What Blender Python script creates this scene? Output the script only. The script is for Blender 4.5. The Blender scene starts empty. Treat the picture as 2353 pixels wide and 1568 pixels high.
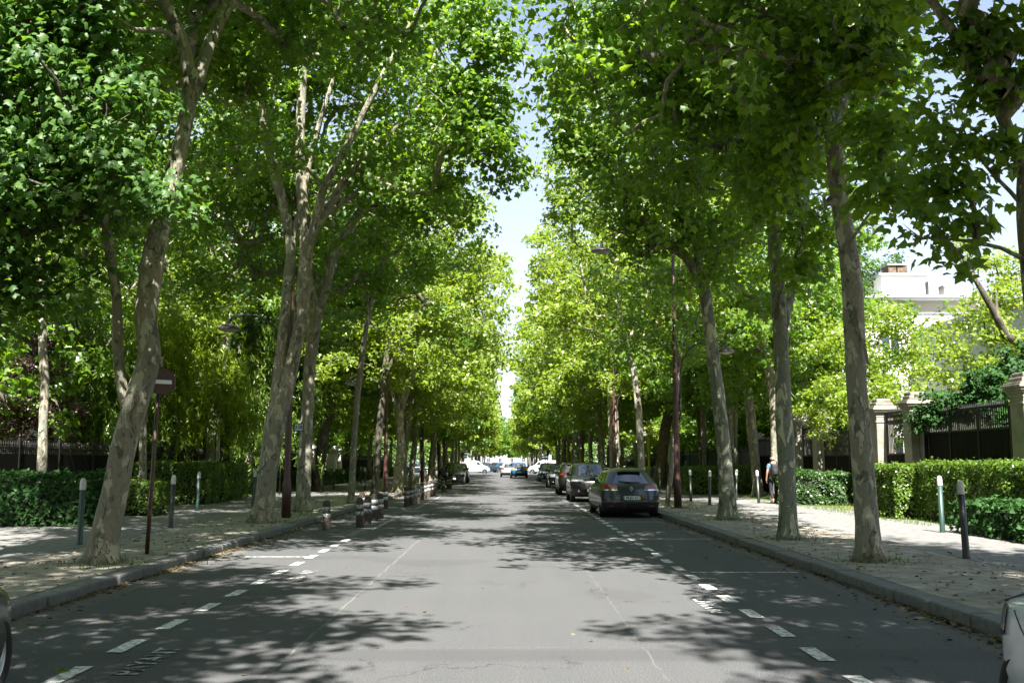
import bpy, bmesh, math, random
import numpy as np
from mathutils import Vector, Matrix, Quaternion

# ------------------------------------------------------------------ camera, sky, sun, exposure
SC = bpy.context.scene
CAM_H = 1.65
F = 2287.0                      # focal length in pixels of a 2352 px wide picture
PITCH = math.radians(6.906)
YAW = math.radians(-0.275)
cam_d = bpy.data.cameras.new("camera")
cam = bpy.data.objects.new("camera", cam_d)
SC.collection.objects.link(cam)
cam.location = (0, 0, CAM_H)
cam.rotation_euler = (math.radians(90) + PITCH, 0, YAW)
cam_d.sensor_width = 36
cam_d.lens = F / 2352 * 36
cam_d.clip_start = 0.1
cam_d.clip_end = 3000
SC.camera = cam

SUN_EL = math.radians(54)
SUN_AZ = math.radians(176)      # clockwise from +Y: the sun stands behind the camera, a little to the right
wd = bpy.data.worlds.new("World")
SC.world = wd
wd.use_nodes = True
nt = wd.node_tree
nt.nodes.clear()
wo = nt.nodes.new("ShaderNodeOutputWorld")
bg = nt.nodes.new("ShaderNodeBackground")
sky = nt.nodes.new("ShaderNodeTexSky")
sky.sky_type = 'NISHITA'
sky.sun_disc = False
sky.sun_elevation = SUN_EL
sky.sun_rotation = SUN_AZ
sky.air_density = 1.0
sky.dust_density = 1.3
sky.ozone_density = 1.2
# thin high cloud laid over the blue
wtc = nt.nodes.new("ShaderNodeTexCoord")
wmp = nt.nodes.new("ShaderNodeMapping")
wmp.inputs['Scale'].default_value = (1.6, 1.0, 3.6)
wno = nt.nodes.new("ShaderNodeTexNoise")
wno.inputs['Scale'].default_value = 2.1
wno.inputs['Detail'].default_value = 7
wno.inputs['Roughness'].default_value = 0.6
wrp = nt.nodes.new("ShaderNodeValToRGB")
wrp.color_ramp.elements[0].position = 0.40
wrp.color_ramp.elements[0].color = (0.02, 0.02, 0.02, 1)
wrp.color_ramp.elements[1].position = 0.72
wrp.color_ramp.elements[1].color = (0.55, 0.55, 0.55, 1)
wmx = nt.nodes.new("ShaderNodeMixRGB")
wmx.inputs['Color2'].default_value = (4.9, 5.1, 5.5, 1)
nt.links.new(wtc.outputs['Generated'], wmp.inputs['Vector'])
nt.links.new(wmp.outputs['Vector'], wno.inputs['Vector'])
nt.links.new(wno.outputs['Fac'], wrp.inputs['Fac'])
# the sky pales towards the horizon
wsp = nt.nodes.new("ShaderNodeSeparateXYZ")
nt.links.new(wtc.outputs['Generated'], wsp.inputs[0])
whz = nt.nodes.new("ShaderNodeMapRange")
whz.inputs['From Min'].default_value = 0.0
whz.inputs['From Max'].default_value = 0.55
whz.inputs['To Min'].default_value = 0.80
whz.inputs['To Max'].default_value = 0.0
nt.links.new(wsp.outputs['Z'], whz.inputs['Value'])
wad = nt.nodes.new("ShaderNodeMath"); wad.operation = 'MAXIMUM'
nt.links.new(whz.outputs['Result'], wad.inputs[0])
nt.links.new(wrp.outputs['Color'], wad.inputs[1])
nt.links.new(wad.outputs[0], wmx.inputs['Fac'])
nt.links.new(sky.outputs['Color'], wmx.inputs['Color1'])
nt.links.new(wmx.outputs['Color'], bg.inputs['Color'])
bg.inputs['Strength'].default_value = 0.05
nt.links.new(bg.outputs['Background'], wo.inputs['Surface'])

sun_d = bpy.data.lights.new("sun", 'SUN')
sun_d.energy = 5.0
sun_d.angle = math.radians(0.53)
sun_d.color = (1.0, 0.96, 0.90)
sun = bpy.data.objects.new("sun", sun_d)
SC.collection.objects.link(sun)
to_sun = Vector((math.sin(SUN_AZ) * math.cos(SUN_EL), math.cos(SUN_AZ) * math.cos(SUN_EL), math.sin(SUN_EL)))
sun.rotation_euler = to_sun.to_track_quat('Z', 'Y').to_euler()
sun.location = (0, -20, 40)

SC.view_settings.view_transform = 'Standard'
SC.view_settings.look = 'None'
SC.view_settings.gamma = 1
SC.view_settings.exposure = 2.35
SC.render.engine = 'CYCLES'
SC.cycles.max_bounces = 7
SC.cycles.diffuse_bounces = 3
SC.cycles.glossy_bounces = 3
SC.cycles.transmission_bounces = 4
SC.cycles.sample_clamp_indirect = 6
SC.cycles.caustics_reflective = False
SC.cycles.caustics_refractive = False

# ------------------------------------------------------------------ helpers
R3 = Matrix.Rotation(YAW, 3, 'Z') @ Matrix.Rotation(math.radians(90) + PITCH, 3, 'X')
PAV = 0.14

def ray(px, py):
    return R3 @ Vector(((px - 1176), -(py - 784), -F))

def gp(px, py, z=0.0):
    """point of the horizontal plane z seen at a pixel of the 2352 px photograph"""
    d = ray(px, py)
    t = (z - CAM_H) / d.z
    return Vector((d.x * t, d.y * t, z))

def up(px, py, Y):
    """point at distance Y down the street seen at a pixel"""
    d = ray(px, py)
    t = Y / d.y
    return Vector((d.x * t, Y, CAM_H + d.z * t))

def link(o):
    SC.collection.objects.link(o)
    return o

def tag(o, label=None, cat=None, group=None, kind=None):
    if label: o["label"] = label
    if cat: o["category"] = cat
    if group: o["group"] = group
    if kind: o["kind"] = kind
    return o

def empty(name, loc=(0, 0, 0), rz=0.0, label=None, cat=None, group=None):
    o = bpy.data.objects.new(name, None)
    o.empty_display_size = 0.2
    o.location = loc
    o.rotation_euler = (0, 0, rz)
    link(o)
    return tag(o, label, cat, group)

def copy_tree(o, parent=None):
    c = o.copy()
    link(c)
    if parent is not None:
        c.parent = parent
    for ch in list(o.children):
        copy_tree(ch, c)
    return c

def mesh_np(name, verts, faces_flat, loop_tot, mats, mi=None, smooth=False):
    me = bpy.data.meshes.new(name)
    verts = np.asarray(verts, dtype=np.float32).reshape(-1, 3)
    ff = np.asarray(faces_flat, dtype=np.int32).ravel()
    lt = np.asarray(loop_tot, dtype=np.int32).ravel()
    me.vertices.add(len(verts))
    me.vertices.foreach_set("co", verts.ravel())
    me.loops.add(len(ff))
    me.loops.foreach_set("vertex_index", ff)
    me.polygons.add(len(lt))
    ls = np.concatenate(([0], np.cumsum(lt)[:-1])).astype(np.int32) if len(lt) else lt
    me.polygons.foreach_set("loop_start", ls)
    me.polygons.foreach_set("loop_total", lt)
    for m in mats:
        me.materials.append(m)
    if mi is not None:
        me.polygons.foreach_set("material_index", np.asarray(mi, dtype=np.int32))
    me.update(calc_edges=True)
    me.validate()
    if smooth:
        me.polygons.foreach_set("use_smooth", np.ones(len(lt), dtype=bool))
    return me

class MB:
    """collects simple shapes and links them as one mesh object"""
    def __init__(s):
        s.v = []; s.f = []; s.m = []; s.sm = []
    def add(s, vs, fs, mi=0, smooth=False):
        o = len(s.v)
        s.v += [tuple(v) for v in vs]
        for f in fs:
            s.f.append(tuple(i + o for i in f)); s.m.append(mi); s.sm.append(smooth)
    def box(s, x0, x1, y0, y1, z0, z1, mi=0, M=None):
        vs = [Vector((x, y, z)) for z in (z0, z1) for y in (y0, y1) for x in (x0, x1)]
        if M is not None: vs = [M @ v for v in vs]
        s.add(vs, [(0, 2, 3, 1), (4, 5, 7, 6), (0, 1, 5, 4), (2, 6, 7, 3), (0, 4, 6, 2), (1, 3, 7, 5)], mi)
    def bevbox(s, x0, x1, y0, y1, z0, z1, b=0.02, mi=0, M=None, smooth=False):
        bm = bmesh.new()
        bmesh.ops.create_cube(bm, size=1)
        for v in bm.verts:
            v.co = Vector(((x0 + x1) / 2 + v.co.x * (x1 - x0), (y0 + y1) / 2 + v.co.y * (y1 - y0), (z0 + z1) / 2 + v.co.z * (z1 - z0)))
        bmesh.ops.bevel(bm, geom=bm.edges[:], offset=b, segments=2, affect='EDGES', profile=0.6)
        bm.verts.index_update()
        vs = [(M @ v.co) if M is not None else v.co.copy() for v in bm.verts]
        s.add(vs, [tuple(v.index for v in f.verts) for f in bm.faces], mi, smooth)
        bm.free()
    def lathe(s, prof, n=16, mi=0, M=None, smooth=True, cap=True):
        """prof: (r, z) pairs from bottom to top round the z axis"""
        vs = []
        for r, z in prof:
            for k in range(n):
                a = 2 * math.pi * k / n
                p = Vector((r * math.cos(a), r * math.sin(a), z))
                vs.append(M @ p if M is not None else p)
        fs = []
        for i in range(len(prof) - 1):
            for k in range(n):
                k2 = (k + 1) % n
                fs.append((i * n + k, i * n + k2, (i + 1) * n + k2, (i + 1) * n + k))
        s.add(vs, fs, mi, smooth)
        if cap:
            o = len(s.v) - len(vs)
            if prof[0][0] > 1e-4:
                s.f.append(tuple(o + k for k in reversed(range(n)))); s.m.append(mi); s.sm.append(False)
            if prof[-1][0] > 1e-4:
                s.f.append(tuple(o + (len(prof) - 1) * n + k for k in range(n))); s.m.append(mi); s.sm.append(False)
    def tube(s, pts, rad, n=8, mi=0, smooth=True, cap=True, wob=0.0, rng=None):
        pts = [Vector(p) for p in pts]
        if not hasattr(rad, '__len__'): rad = [rad] * len(pts)
        vs = []
        a = None
        for i, p in enumerate(pts):
            d = (pts[min(i + 1, len(pts) - 1)] - pts[max(i - 1, 0)])
            if d.length < 1e-6: d = Vector((0, 0, 1))
            d.normalize()
            if a is None:
                a = d.orthogonal().normalized()
            a = (a - d * a.dot(d))
            if a.length < 1e-5: a = d.orthogonal()
            a.normalize()
            b = d.cross(a)
            for k in range(n):
                t = 2 * math.pi * k / n
                r = rad[i]
                if wob and rng is not None: r *= 1 + wob * (rng.random() - .5)
                vs.append(p + (a * math.cos(t) + b * math.sin(t)) * r)
        fs = [(i * n + k, i * n + (k + 1) % n, (i + 1) * n + (k + 1) % n, (i + 1) * n + k) for i in range(len(pts) - 1) for k in range(n)]
        s.add(vs, fs, mi, smooth)
        if cap:
            o = len(s.v) - len(vs)
            s.f.append(tuple(o + k for k in reversed(range(n)))); s.m.append(mi); s.sm.append(False)
            s.f.append(tuple(o + (len(pts) - 1) * n + k for k in range(n))); s.m.append(mi); s.sm.append(False)
    def mesh(s, name, mats):
        if not isinstance(mats, (list, tuple)): mats = [mats]
        me = bpy.data.meshes.new(name)
        me.from_pydata(s.v, [], s.f)
        for m in mats: me.materials.append(m)
        me.polygons.foreach_set("material_index", s.m)
        me.polygons.foreach_set("use_smooth", s.sm)
        me.update()
        return me
    def build(s, name, mats, parent=None, loc=None):
        o = link(bpy.data.objects.new(name, s.mesh(name, mats)))
        if parent is not None: o.parent = parent
        if loc is not None: o.location = loc
        return o

# ------------------------------------------------------------------ materials
def mat(name, col, rough=0.7, metal=0.0, spec=0.5, coat=0.0, noise=None, bump=None, trans=0.0):
    """noise = (scale, other colour, lo, hi, detail); bump = (scale, strength, distance)"""
    m = bpy.data.materials.new(name)
    m.use_nodes = True
    n = m.node_tree; N = n.nodes; L = n.links
    b = N['Principled BSDF']
    b.inputs['Base Color'].default_value = (*col, 1)
    b.inputs['Roughness'].default_value = rough
    b.inputs['Metallic'].default_value = metal
    b.inputs['Specular IOR Level'].default_value = spec
    b.inputs['Coat Weight'].default_value = coat
    b.inputs['Coat Roughness'].default_value = 0.04
    b.inputs['Transmission Weight'].default_value = trans
    tc = N.new("ShaderNodeTexCoord")
    if noise:
        sc_, c2, lo, hi, det = noise
        t = N.new("ShaderNodeTexNoise"); t.inputs['Scale'].default_value = sc_; t.inputs['Detail'].default_value = det
        t.inputs['Roughness'].default_value = 0.62
        r = N.new("ShaderNodeMapRange"); r.inputs['From Min'].default_value = lo; r.inputs['From Max'].default_value = hi
        x = N.new("ShaderNodeMixRGB"); x.inputs['Color1'].default_value = (*col, 1); x.inputs['Color2'].default_value = (*c2, 1)
        L.new(tc.outputs['Object'], t.inputs['Vector']); L.new(t.outputs['Fac'], r.inputs['Value'])
        L.new(r.outputs['Result'], x.inputs['Fac']); L.new(x.outputs['Color'], b.inputs['Base Color'])
    if bump:
        t2 = N.new("ShaderNodeTexNoise"); t2.inputs['Scale'].default_value = bump[0]; t2.inputs['Detail'].default_value = 6
        bp = N.new("ShaderNodeBump"); bp.inputs['Strength'].default_value = bump[1]; bp.inputs['Distance'].default_value = bump[2]
        L.new(tc.outputs['Object'], t2.inputs['Vector']); L.new(t2.outputs['Fac'], bp.inputs['Height']); L.new(bp.outputs['Normal'], b.inputs['Normal'])
    return m

def mixc(N, L, fac, c1, c2, typ='MIX'):
    x = N.new("ShaderNodeMixRGB"); x.blend_type = typ
    for s, c in (('Color1', c1), ('Color2', c2)):
        if isinstance(c, tuple): x.inputs[s].default_value = (*c, 1)
        else: L.new(c, x.inputs[s])
    if isinstance(fac, (int, float)): x.inputs['Fac'].default_value = fac
    else: L.new(fac, x.inputs['Fac'])
    return x.outputs['Color']

def noise_fac(N, L, vec, scale, lo, hi, det=5, rough=.6, dist=0.0):
    t = N.new("ShaderNodeTexNoise"); t.inputs['Scale'].default_value = scale; t.inputs['Detail'].default_value = det
    t.inputs['Roughness'].default_value = rough; t.inputs['Distortion'].default_value = dist
    L.new(vec, t.inputs['Vector'])
    r = N.new("ShaderNodeMapRange"); r.inputs['From Min'].default_value = lo; r.inputs['From Max'].default_value = hi
    L.new(t.outputs['Fac'], r.inputs['Value'])
    return r.outputs['Result'], t.outputs['Fac']

def leaf_mat(name, c_dark, c_light, tcol, tmix=0.38, rough=0.42, spec=0.5):
    m = bpy.data.materials.new(name)
    m.use_nodes = True
    n = m.node_tree; N = n.nodes; L = n.links
    N.clear()
    out = N.new("ShaderNodeOutputMaterial")
    b = N.new("ShaderNodeBsdfPrincipled")
    b.inputs['Roughness'].default_value = rough
    b.inputs['Specular IOR Level'].default_value = spec
    t = N.new("ShaderNodeBsdfTranslucent")
    g = N.new("ShaderNodeNewGeometry")
    rp = N.new("ShaderNodeValToRGB")
    rp.color_ramp.elements[0].color = (*c_dark, 1)
    rp.color_ramp.elements[1].color = (*c_light, 1)
    L.new(g.outputs['Random Per Island'], rp.inputs['Fac'])
    L.new(rp.outputs['Color'], b.inputs['Base Color'])
    tc2 = mixc(N, L, 0.35, tcol, rp.outputs['Color'])
    L.new(tc2, t.inputs['Color'])
    mx = N.new("ShaderNodeMixShader"); mx.inputs['Fac'].default_value = tmix
    L.new(b.outputs['BSDF'], mx.inputs[1]); L.new(t.outputs['BSDF'], mx.inputs[2])
    L.new(mx.outputs['Shader'], out.inputs['Surface'])
    return m

def bark_mat(name, base, pale, tan, dark, ps=1.0):
    m = bpy.data.materials.new(name)
    m.use_nodes = True
    n = m.node_tree; N = n.nodes; L = n.links
    b = N['Principled BSDF']; b.inputs['Roughness'].default_value = 0.85
    b.inputs['Specular IOR Level'].default_value = 0.25
    tc = N.new("ShaderNodeTexCoord")
    mp = N.new("ShaderNodeMapping"); mp.inputs['Scale'].default_value = (1, 1, 0.45)
    L.new(tc.outputs['Object'], mp.inputs['Vector'])
    v = mp.outputs['Vector']
    c = base
    f1, _ = noise_fac(N, L, v, 1.3 * ps, .40, .60, 4)
    c = mixc(N, L, f1, base, tan)
    f2, h2 = noise_fac(N, L, v, 6.5 * ps, .545, .57, 3, .55, .6)
    c = mixc(N, L, f2, c, pale)
    f3, h3 = noise_fac(N, L, v, 6.0 * ps, .60, .63, 5, .6, 1.0)
    mp3 = N.new("ShaderNodeMapping"); mp3.inputs['Location'].default_value = (7, 3, 11); L.new(v, mp3.inputs['Vector'])
    f3, h3 = noise_fac(N, L, mp3.outputs['Vector'], 5.5 * ps, .58, .61, 5, .6, 1.0)
    c = mixc(N, L, f3, c, dark)
    f4, h4 = noise_fac(N, L, v, 30.0, .3, .7, 4)
    c = mixc(N, L, .22, c, mixc(N, L, f4, dark, pale))
    # thin flaking plate edges
    vo = N.new("ShaderNodeTexVoronoi"); vo.feature = 'DISTANCE_TO_EDGE'; vo.inputs['Scale'].default_value = 3.2 * ps
    nz = N.new("ShaderNodeTexNoise"); nz.inputs['Scale'].default_value = 5; nz.inputs['Detail'].default_value = 5
    vm = N.new("ShaderNodeVectorMath"); vm.operation = 'MULTIPLY_ADD'; L.new(nz.outputs['Color'], vm.inputs[0]); vm.inputs[1].default_value = (.9, .9, .9); L.new(v, nz.inputs['Vector']); L.new(v, vm.inputs[2])
    L.new(vm.outputs[0], vo.inputs['Vector'])
    er = N.new("ShaderNodeMapRange"); er.inputs['From Min'].default_value = .028; er.inputs['From Max'].default_value = .008; L.new(vo.outputs['Distance'], er.inputs['Value'])
    fe, _ = noise_fac(N, L, v, 1.1, .5, .6, 3)
    em = N.new("ShaderNodeMath"); em.operation = 'MULTIPLY'; L.new(er.outputs[0], em.inputs[0]); L.new(fe, em.inputs[1])
    c = mixc(N, L, em.outputs[0], c, tuple(q * .35 for q in dark))
    L.new(c, b.inputs['Base Color'])
    ad = N.new("ShaderNodeMath"); ad.operation = 'ADD'; L.new(f2, ad.inputs[0]); L.new(h4, ad.inputs[1])
    ad2 = N.new("ShaderNodeMath"); ad2.operation = 'SUBTRACT'; L.new(ad.outputs[0], ad2.inputs[0]); L.new(f3, ad2.inputs[1])
    bp = N.new("ShaderNodeBump"); bp.inputs['Strength'].default_value = .8; bp.inputs['Distance'].default_value = .02
    L.new(ad2.outputs[0], bp.inputs['Height']); L.new(bp.outputs['Normal'], b.inputs['Normal'])
    return m

M = {}
M['bark'] = bark_mat('plane_bark', (.165, .165, .13), (.38, .36, .275), (.225, .19, .14), (.075, .073, .055))
M['bark_green'] = bark_mat('mottled_bark', (.11, .122, .095), (.40, .40, .28), (.15, .15, .115), (.055, .06, .045), .8)
M['bark_rough'] = bark_mat('rough_bark', (.17, .13, .09), (.26, .21, .15), (.13, .10, .07), (.05, .04, .03), 1.6)
M['bark_dark'] = bark_mat('dark_bark', (.055, .05, .04), (.13, .12, .09), (.08, .07, .05), (.03, .03, .022))
M['leaf'] = leaf_mat('plane_leaf', (.04, .105, .011), (.118, .20, .022), (.34, .55, .016), .5)
M['leaf_yel'] = leaf_mat('sunny_leaf', (.085, .15, .012), (.20, .27, .025), (.46, .60, .02), .5)  # yellower leaf; on the far plane crowns its colour stands in for sunlight
M['leaf_maple'] = leaf_mat('maple_leaf', (.028, .08, .015), (.08, .155, .032), (.22, .42, .025), .40, .48, .3)
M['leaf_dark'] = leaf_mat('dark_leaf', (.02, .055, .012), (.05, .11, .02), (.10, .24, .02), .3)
M['leaf_hedge'] = leaf_mat('hedge_leaf', (.05, .11, .012), (.13, .20, .025), (.2, .36, .02), .32, .35)
M['leaf_laurel'] = leaf_mat('laurel_leaf', (.014, .045, .012), (.035, .09, .02), (.06, .18, .02), .2, .62, .15)
M['leaf_purple'] = leaf_mat('plum_leaf', (.05, .028, .030), (.12, .07, .07), (.2, .07, .07), .25, .35)
M['leaf_bamboo'] = leaf_mat('bamboo_leaf', (.10, .17, .012), (.24, .31, .02), (.42, .55, .02), .48, .4)
M['leaf_litter'] = leaf_mat('fallen_leaf', (.06, .036, .018), (.17, .13, .05), (.12, .09, .03), .1, .8)
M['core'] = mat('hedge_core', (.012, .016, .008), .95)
# ------------------------------------------------------------------ ground, road, pavements
KR, KL = 4.62, -5.24            # kerb faces right and left
CROSS = (128.0, 168.0)          # the side street crosses between these distances

def asphalt():
    m = bpy.data.materials.new('asphalt')
    m.use_nodes = True
    n = m.node_tree; N = n.nodes; L = n.links
    b = N['Principled BSDF']; b.inputs['Roughness'].default_value = 0.82; b.inputs['Specular IOR Level'].default_value = 0.3
    tc = N.new("ShaderNodeTexCoord"); v = tc.outputs['Object']
    f1, _ = noise_fac(N, L, v, .35, .35, .7, 4)
    c = mixc(N, L, f1, (.048, .050, .053), (.068, .069, .071))
    mp = N.new("ShaderNodeMapping"); mp.inputs['Scale'].default_value = (1.6, .12, 1); L.new(v, mp.inputs['Vector'])
    f2, _ = noise_fac(N, L, mp.outputs['Vector'], 1.4, .4, .75, 5)
    c = mixc(N, L, f2, c, (.077, .076, .074))
    f5, h5 = noise_fac(N, L, v, 75, .42, .60, 2, .7)
    c = mixc(N, L, .65, c, mixc(N, L, f5, (.022, .024, .027), (.110, .110, .110)))
    f6, _ = noise_fac(N, L, v, 210, .66, .70, 1, .5)
    c = mixc(N, L, f6, c, (.19, .185, .175))
    # darker repair patches, fine cracks and pale scuffs
    pv, _ = noise_fac(N, L, v, .22, .60, .605, 1, .3)
    pm = N.new("ShaderNodeMath"); pm.operation = 'MULTIPLY'; L.new(pv, pm.inputs[0]); pm.inputs[1].default_value = .35
    c = mixc(N, L, pm.outputs[0], c, (.046, .046, .047))
    vo = N.new("ShaderNodeTexVoronoi"); vo.feature = 'DISTANCE_TO_EDGE'; vo.inputs['Scale'].default_value = .55
    nz = N.new("ShaderNodeTexNoise"); nz.inputs['Scale'].default_value = 2.2; nz.inputs['Detail'].default_value = 7; L.new(v, nz.inputs['Vector'])
    vm = N.new("ShaderNodeVectorMath"); vm.operation = 'MULTIPLY_ADD'; L.new(nz.outputs['Color'], vm.inputs[0]); vm.inputs[1].default_value = (1.1, 1.1, 0); L.new(v, vm.inputs[2])
    L.new(vm.outputs[0], vo.inputs['Vector'])
    er = N.new("ShaderNodeMapRange"); er.inputs['From Min'].default_value = .0065; er.inputs['From Max'].default_value = .002; L.new(vo.outputs['Distance'], er.inputs['Value'])
    cm_, _ = noise_fac(N, L, v, .45, .50, .56, 3)
    em = N.new("ShaderNodeMath"); em.operation = 'MULTIPLY'; L.new(er.outputs[0], em.inputs[0]); L.new(cm_, em.inputs[1])
    c = mixc(N, L, em.outputs[0], c, (.028, .028, .028))
    oi, _ = noise_fac(N, L, v, 1.1, .66, .74, 3)
    om = N.new("ShaderNodeMath"); om.operation = 'MULTIPLY'; L.new(oi, om.inputs[0]); om.inputs[1].default_value = .45
    c = mixc(N, L, om.outputs[0], c, (.036, .035, .034))
    sp = N.new("ShaderNodeSeparateXYZ"); L.new(v, sp.inputs[0])
    wob, wr = noise_fac(N, L, v, 1.2, .2, .8, 6)
    brk, _ = noise_fac(N, L, v, 2.3, .40, .50, 4)
    def line(axis, pos, w, col, fac, c, amp=.10, ends=None):
        a = N.new("ShaderNodeMath"); a.operation = 'MULTIPLY_ADD'; L.new(wr, a.inputs[0]); a.inputs[1].default_value = amp; a.inputs[2].default_value = -pos - amp / 2
        s = N.new("ShaderNodeMath"); s.operation = 'ADD'; L.new(sp.outputs[axis], s.inputs[0]); L.new(a.outputs[0], s.inputs[1])
        ab = N.new("ShaderNodeMath"); ab.operation = 'ABSOLUTE'; L.new(s.outputs[0], ab.inputs[0])
        r = N.new("ShaderNodeMapRange"); r.inputs['From Min'].default_value = w; r.inputs['From Max'].default_value = w * .55; L.new(ab.outputs[0], r.inputs['Value'])
        k = N.new("ShaderNodeMath"); k.operation = 'MULTIPLY'; L.new(r.outputs[0], k.inputs[0])
        if ends == 'full': k.inputs[1].default_value = fac
        else:
            q = N.new("ShaderNodeMath"); q.operation = 'MULTIPLY'; L.new(brk, q.inputs[0]); q.inputs[1].default_value = fac; L.new(q.outputs[0], k.inputs[1])
        return mixc(N, L, k.outputs[0], c, col)
    c = line('Y', 8.85, .34, (.045, .045, .046), .5, c, .05, 'full')
    c = line('Y', 9.2, .010, (.11, .107, .10), .6, c, .1)
    c = line('X', -1.88, .016, (.135, .13, .122), .7, c, .10)
    c = line('X', 1.22, .012, (.125, .122, .116), .45, c, .14)
    c = line('X', KR - .2, .24, (.092, .089, .083), .8, c, .03, 'full')
    c = line('X', KL + .2, .24, (.092, .089, .083), .8, c, .03, 'full')
    L.new(c, b.inputs['Base Color'])
    bp = N.new("ShaderNodeBump"); bp.inputs['Strength'].default_value = .55; bp.inputs['Distance'].default_value = .006
    L.new(h5, bp.inputs['Height']); L.new(bp.outputs['Normal'], b.inputs['Normal'])
    return m

M['asphalt'] = asphalt()
M['path'] = mat('path_asphalt', (.10, .097, .094), .85, noise=(6, (.19, .185, .175), .35, .7, 9), bump=(60, .4, .006))
M['dirt'] = mat('packed_dirt', (.13, .115, .088), .95, noise=(3.0, (.30, .275, .225), .32, .66, 9), bump=(9, .8, .03))
M['granite'] = mat('kerb_granite', (.075, .078, .08), .8, noise=(9, (.155, .152, .145), .3, .75, 8), bump=(25, .8, .01))
M['soil'] = mat('soil_grass', (.045, .06, .022), .95, noise=(2.5, (.16, .135, .07), .35, .65, 8), bump=(12, .8, .04))
M['paint'] = mat('road_paint', (.56, .56, .54), .7, noise=(13, (.13, .13, .125), .47, .62, 9))
M['paint_old'] = mat('worn_paint', (.36, .36, .35), .75, noise=(9, (.062, .061, .06), .46, .54, 7))

def sheet(name, x0, x1, y0, y1, z, m, kind='structure', nx=1, ny=1):
    mb = MB()
    mb.add([(x0, y0, z), (x1, y0, z), (x1, y1, z), (x0, y1, z)], [(0, 1, 2, 3)])
    o = mb.build(name, m)
    return tag(o, kind=kind)

sheet('ground', -1500, 1500, -600, 1800, -0.02, M['soil'])
sheet('road', KL - .05, KR + .05, -40, 620, 0.0, M['asphalt'])
sheet('side_street', -90, 90, CROSS[0] - .1, CROSS[1] + .1, 0.004, M['asphalt'])

def slab(name, x0, x1, segs, z, m):
    mb = MB()
    for a, b in segs: mb.box(x0, x1, a, b, -.015, z)
    return tag(mb.build(name, m), kind='structure')
SEG = [(-40, CROSS[0]), (CROSS[1], 600)]
slab('verge', KL - 2.4, KL - .30, SEG, PAV - .004, M['dirt'])
slab('pavement', KL - 6.2, KL - 2.4, SEG, PAV, M['path'])
slab('planting_bed', -60, KL - 6.2, SEG, PAV - .006, M['soil'])
slab('verge', KR + .30, KR + 2.6, SEG, PAV - .004, M['dirt'])
slab('pavement', KR + 2.6, KR + 6.2, SEG, PAV, M['path'])
slab('planting_bed', KR + 6.2, 60, SEG, PAV - .006, M['soil'])
# the paved spur that runs to the left edge and right edge near the camera
sheet('pavement', -40, KL - 6.15, 17.5, 24.8, PAV + .002, M['path'])

rng = random.Random(4)
def kerb(x0, x1):
    mb = MB()
    side = 1 if x0 > 0 else -1
    for (a, b) in SEG:
        y = a
        while y < b:
            l = rng.uniform(.85, 1.15)
            e = min(y + l, b)
            if y > 200: l = 10; e = min(y + 10, b)
            dx = rng.uniform(-.02, .02); dz = rng.uniform(-.014, .010)
            if -1 < y < 60:
                mb.bevbox(x0 + dx, x1 + dx, y + .012, e - .012, -.014, PAV + dz, .032, smooth=False)
            else:
                mb.box(x0 + dx, x1 + dx, y + .005, e - .005, -.014, PAV + dz)
            y = e
    return tag(mb.build('kerb', M['granite']), kind='structure')
kerb(KR, KR + .3); kerb(KL - .3, KL)

# the painted parking bays: one object for each painted marking line
def strip(mb, x0, x1, y0, y1, z=.008):
    mb.add([(x0, y0, z), (x1, y0, z), (x1, y1, z), (x0, y1, z)], [(0, 1, 2, 3)])
mb = MB()
y = 5.0
while y < 40:
    strip(mb, 2.60 + rng.uniform(-.01, .01), 2.75, y + .06, y + .66); y += 1.165
for y in (15.25, 21.8, 28.0): strip(mb, 2.76, 4.40, y, y + .07)
tag(mb.build('road_marking', M['paint']), kind='structure')
mb = MB()
y = 5.3
while y < 22:
    strip(mb, -3.50, -3.36 + rng.uniform(-.01, .01), y, y + .62); y += 1.22
strip(mb, -4.6, -3.36, 17.75, 17.83)
tag(mb.build('road_marking', M['paint']), kind='structure')
mb = MB()
strip(mb, -3.36, -3.27, 24.8, 29.3); strip(mb, -3.28, -3.20, 36, 49.5)
strip(mb, -4.6, -3.36, 24.3, 24.36); 
tag(mb.build('road_marking', M['paint_old']), kind='structure')

def text_mesh(name, txt, size, m, matrix, parent=None, ext=0.0, bold=0.0, sx=1.0, kind=None):
    cu = bpy.data.curves.new(name, 'FONT')
    cu.body = txt; cu.size = size; cu.extrude = ext; cu.offset = bold
    cu.align_x = 'CENTER'; cu.align_y = 'CENTER'
    cu.resolution_u = 3
    o = bpy.data.objects.new(name, cu)
    link(o)
    dg = bpy.context.evaluated_depsgraph_get()
    me = bpy.data.meshes.new_from_object(o.evaluated_get(dg))
    bpy.data.objects.remove(o)
    me.materials.clear(); me.materials.append(m)
    me.name = name
    me.transform(matrix @ Matrix.Diagonal((sx, 1, 1, 1)))
    r = link(bpy.data.objects.new(name, me))
    if parent is not None: r.parent = parent
    if kind: r['kind'] = kind
    return r

def pay_text(x, y, side, m, z=.009, L_=1.0):
    rot = Matrix.Rotation(math.radians(90 * side), 4, 'Z')
    text_mesh('road_lettering', 'PAYANT', .30, m, Matrix.Translation((x, y, z)) @ rot, bold=.004, sx=L_, kind='structure')
pay_text(2.36, 11.75, 1, M['paint'])
pay_text(-2.98, 15.0, 1, M['paint_old'])
pay_text(-2.98, 8.6, 1, M['paint_old'])
pay_text(2.36, 22.5, 1, M['paint_old'])
text_mesh('road_lettering', 'PAYANT', .5, M['paint_old'], Matrix.Translation((1.5, 47.5, .009)), bold=.03, sx=1.0, kind='structure')

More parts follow.
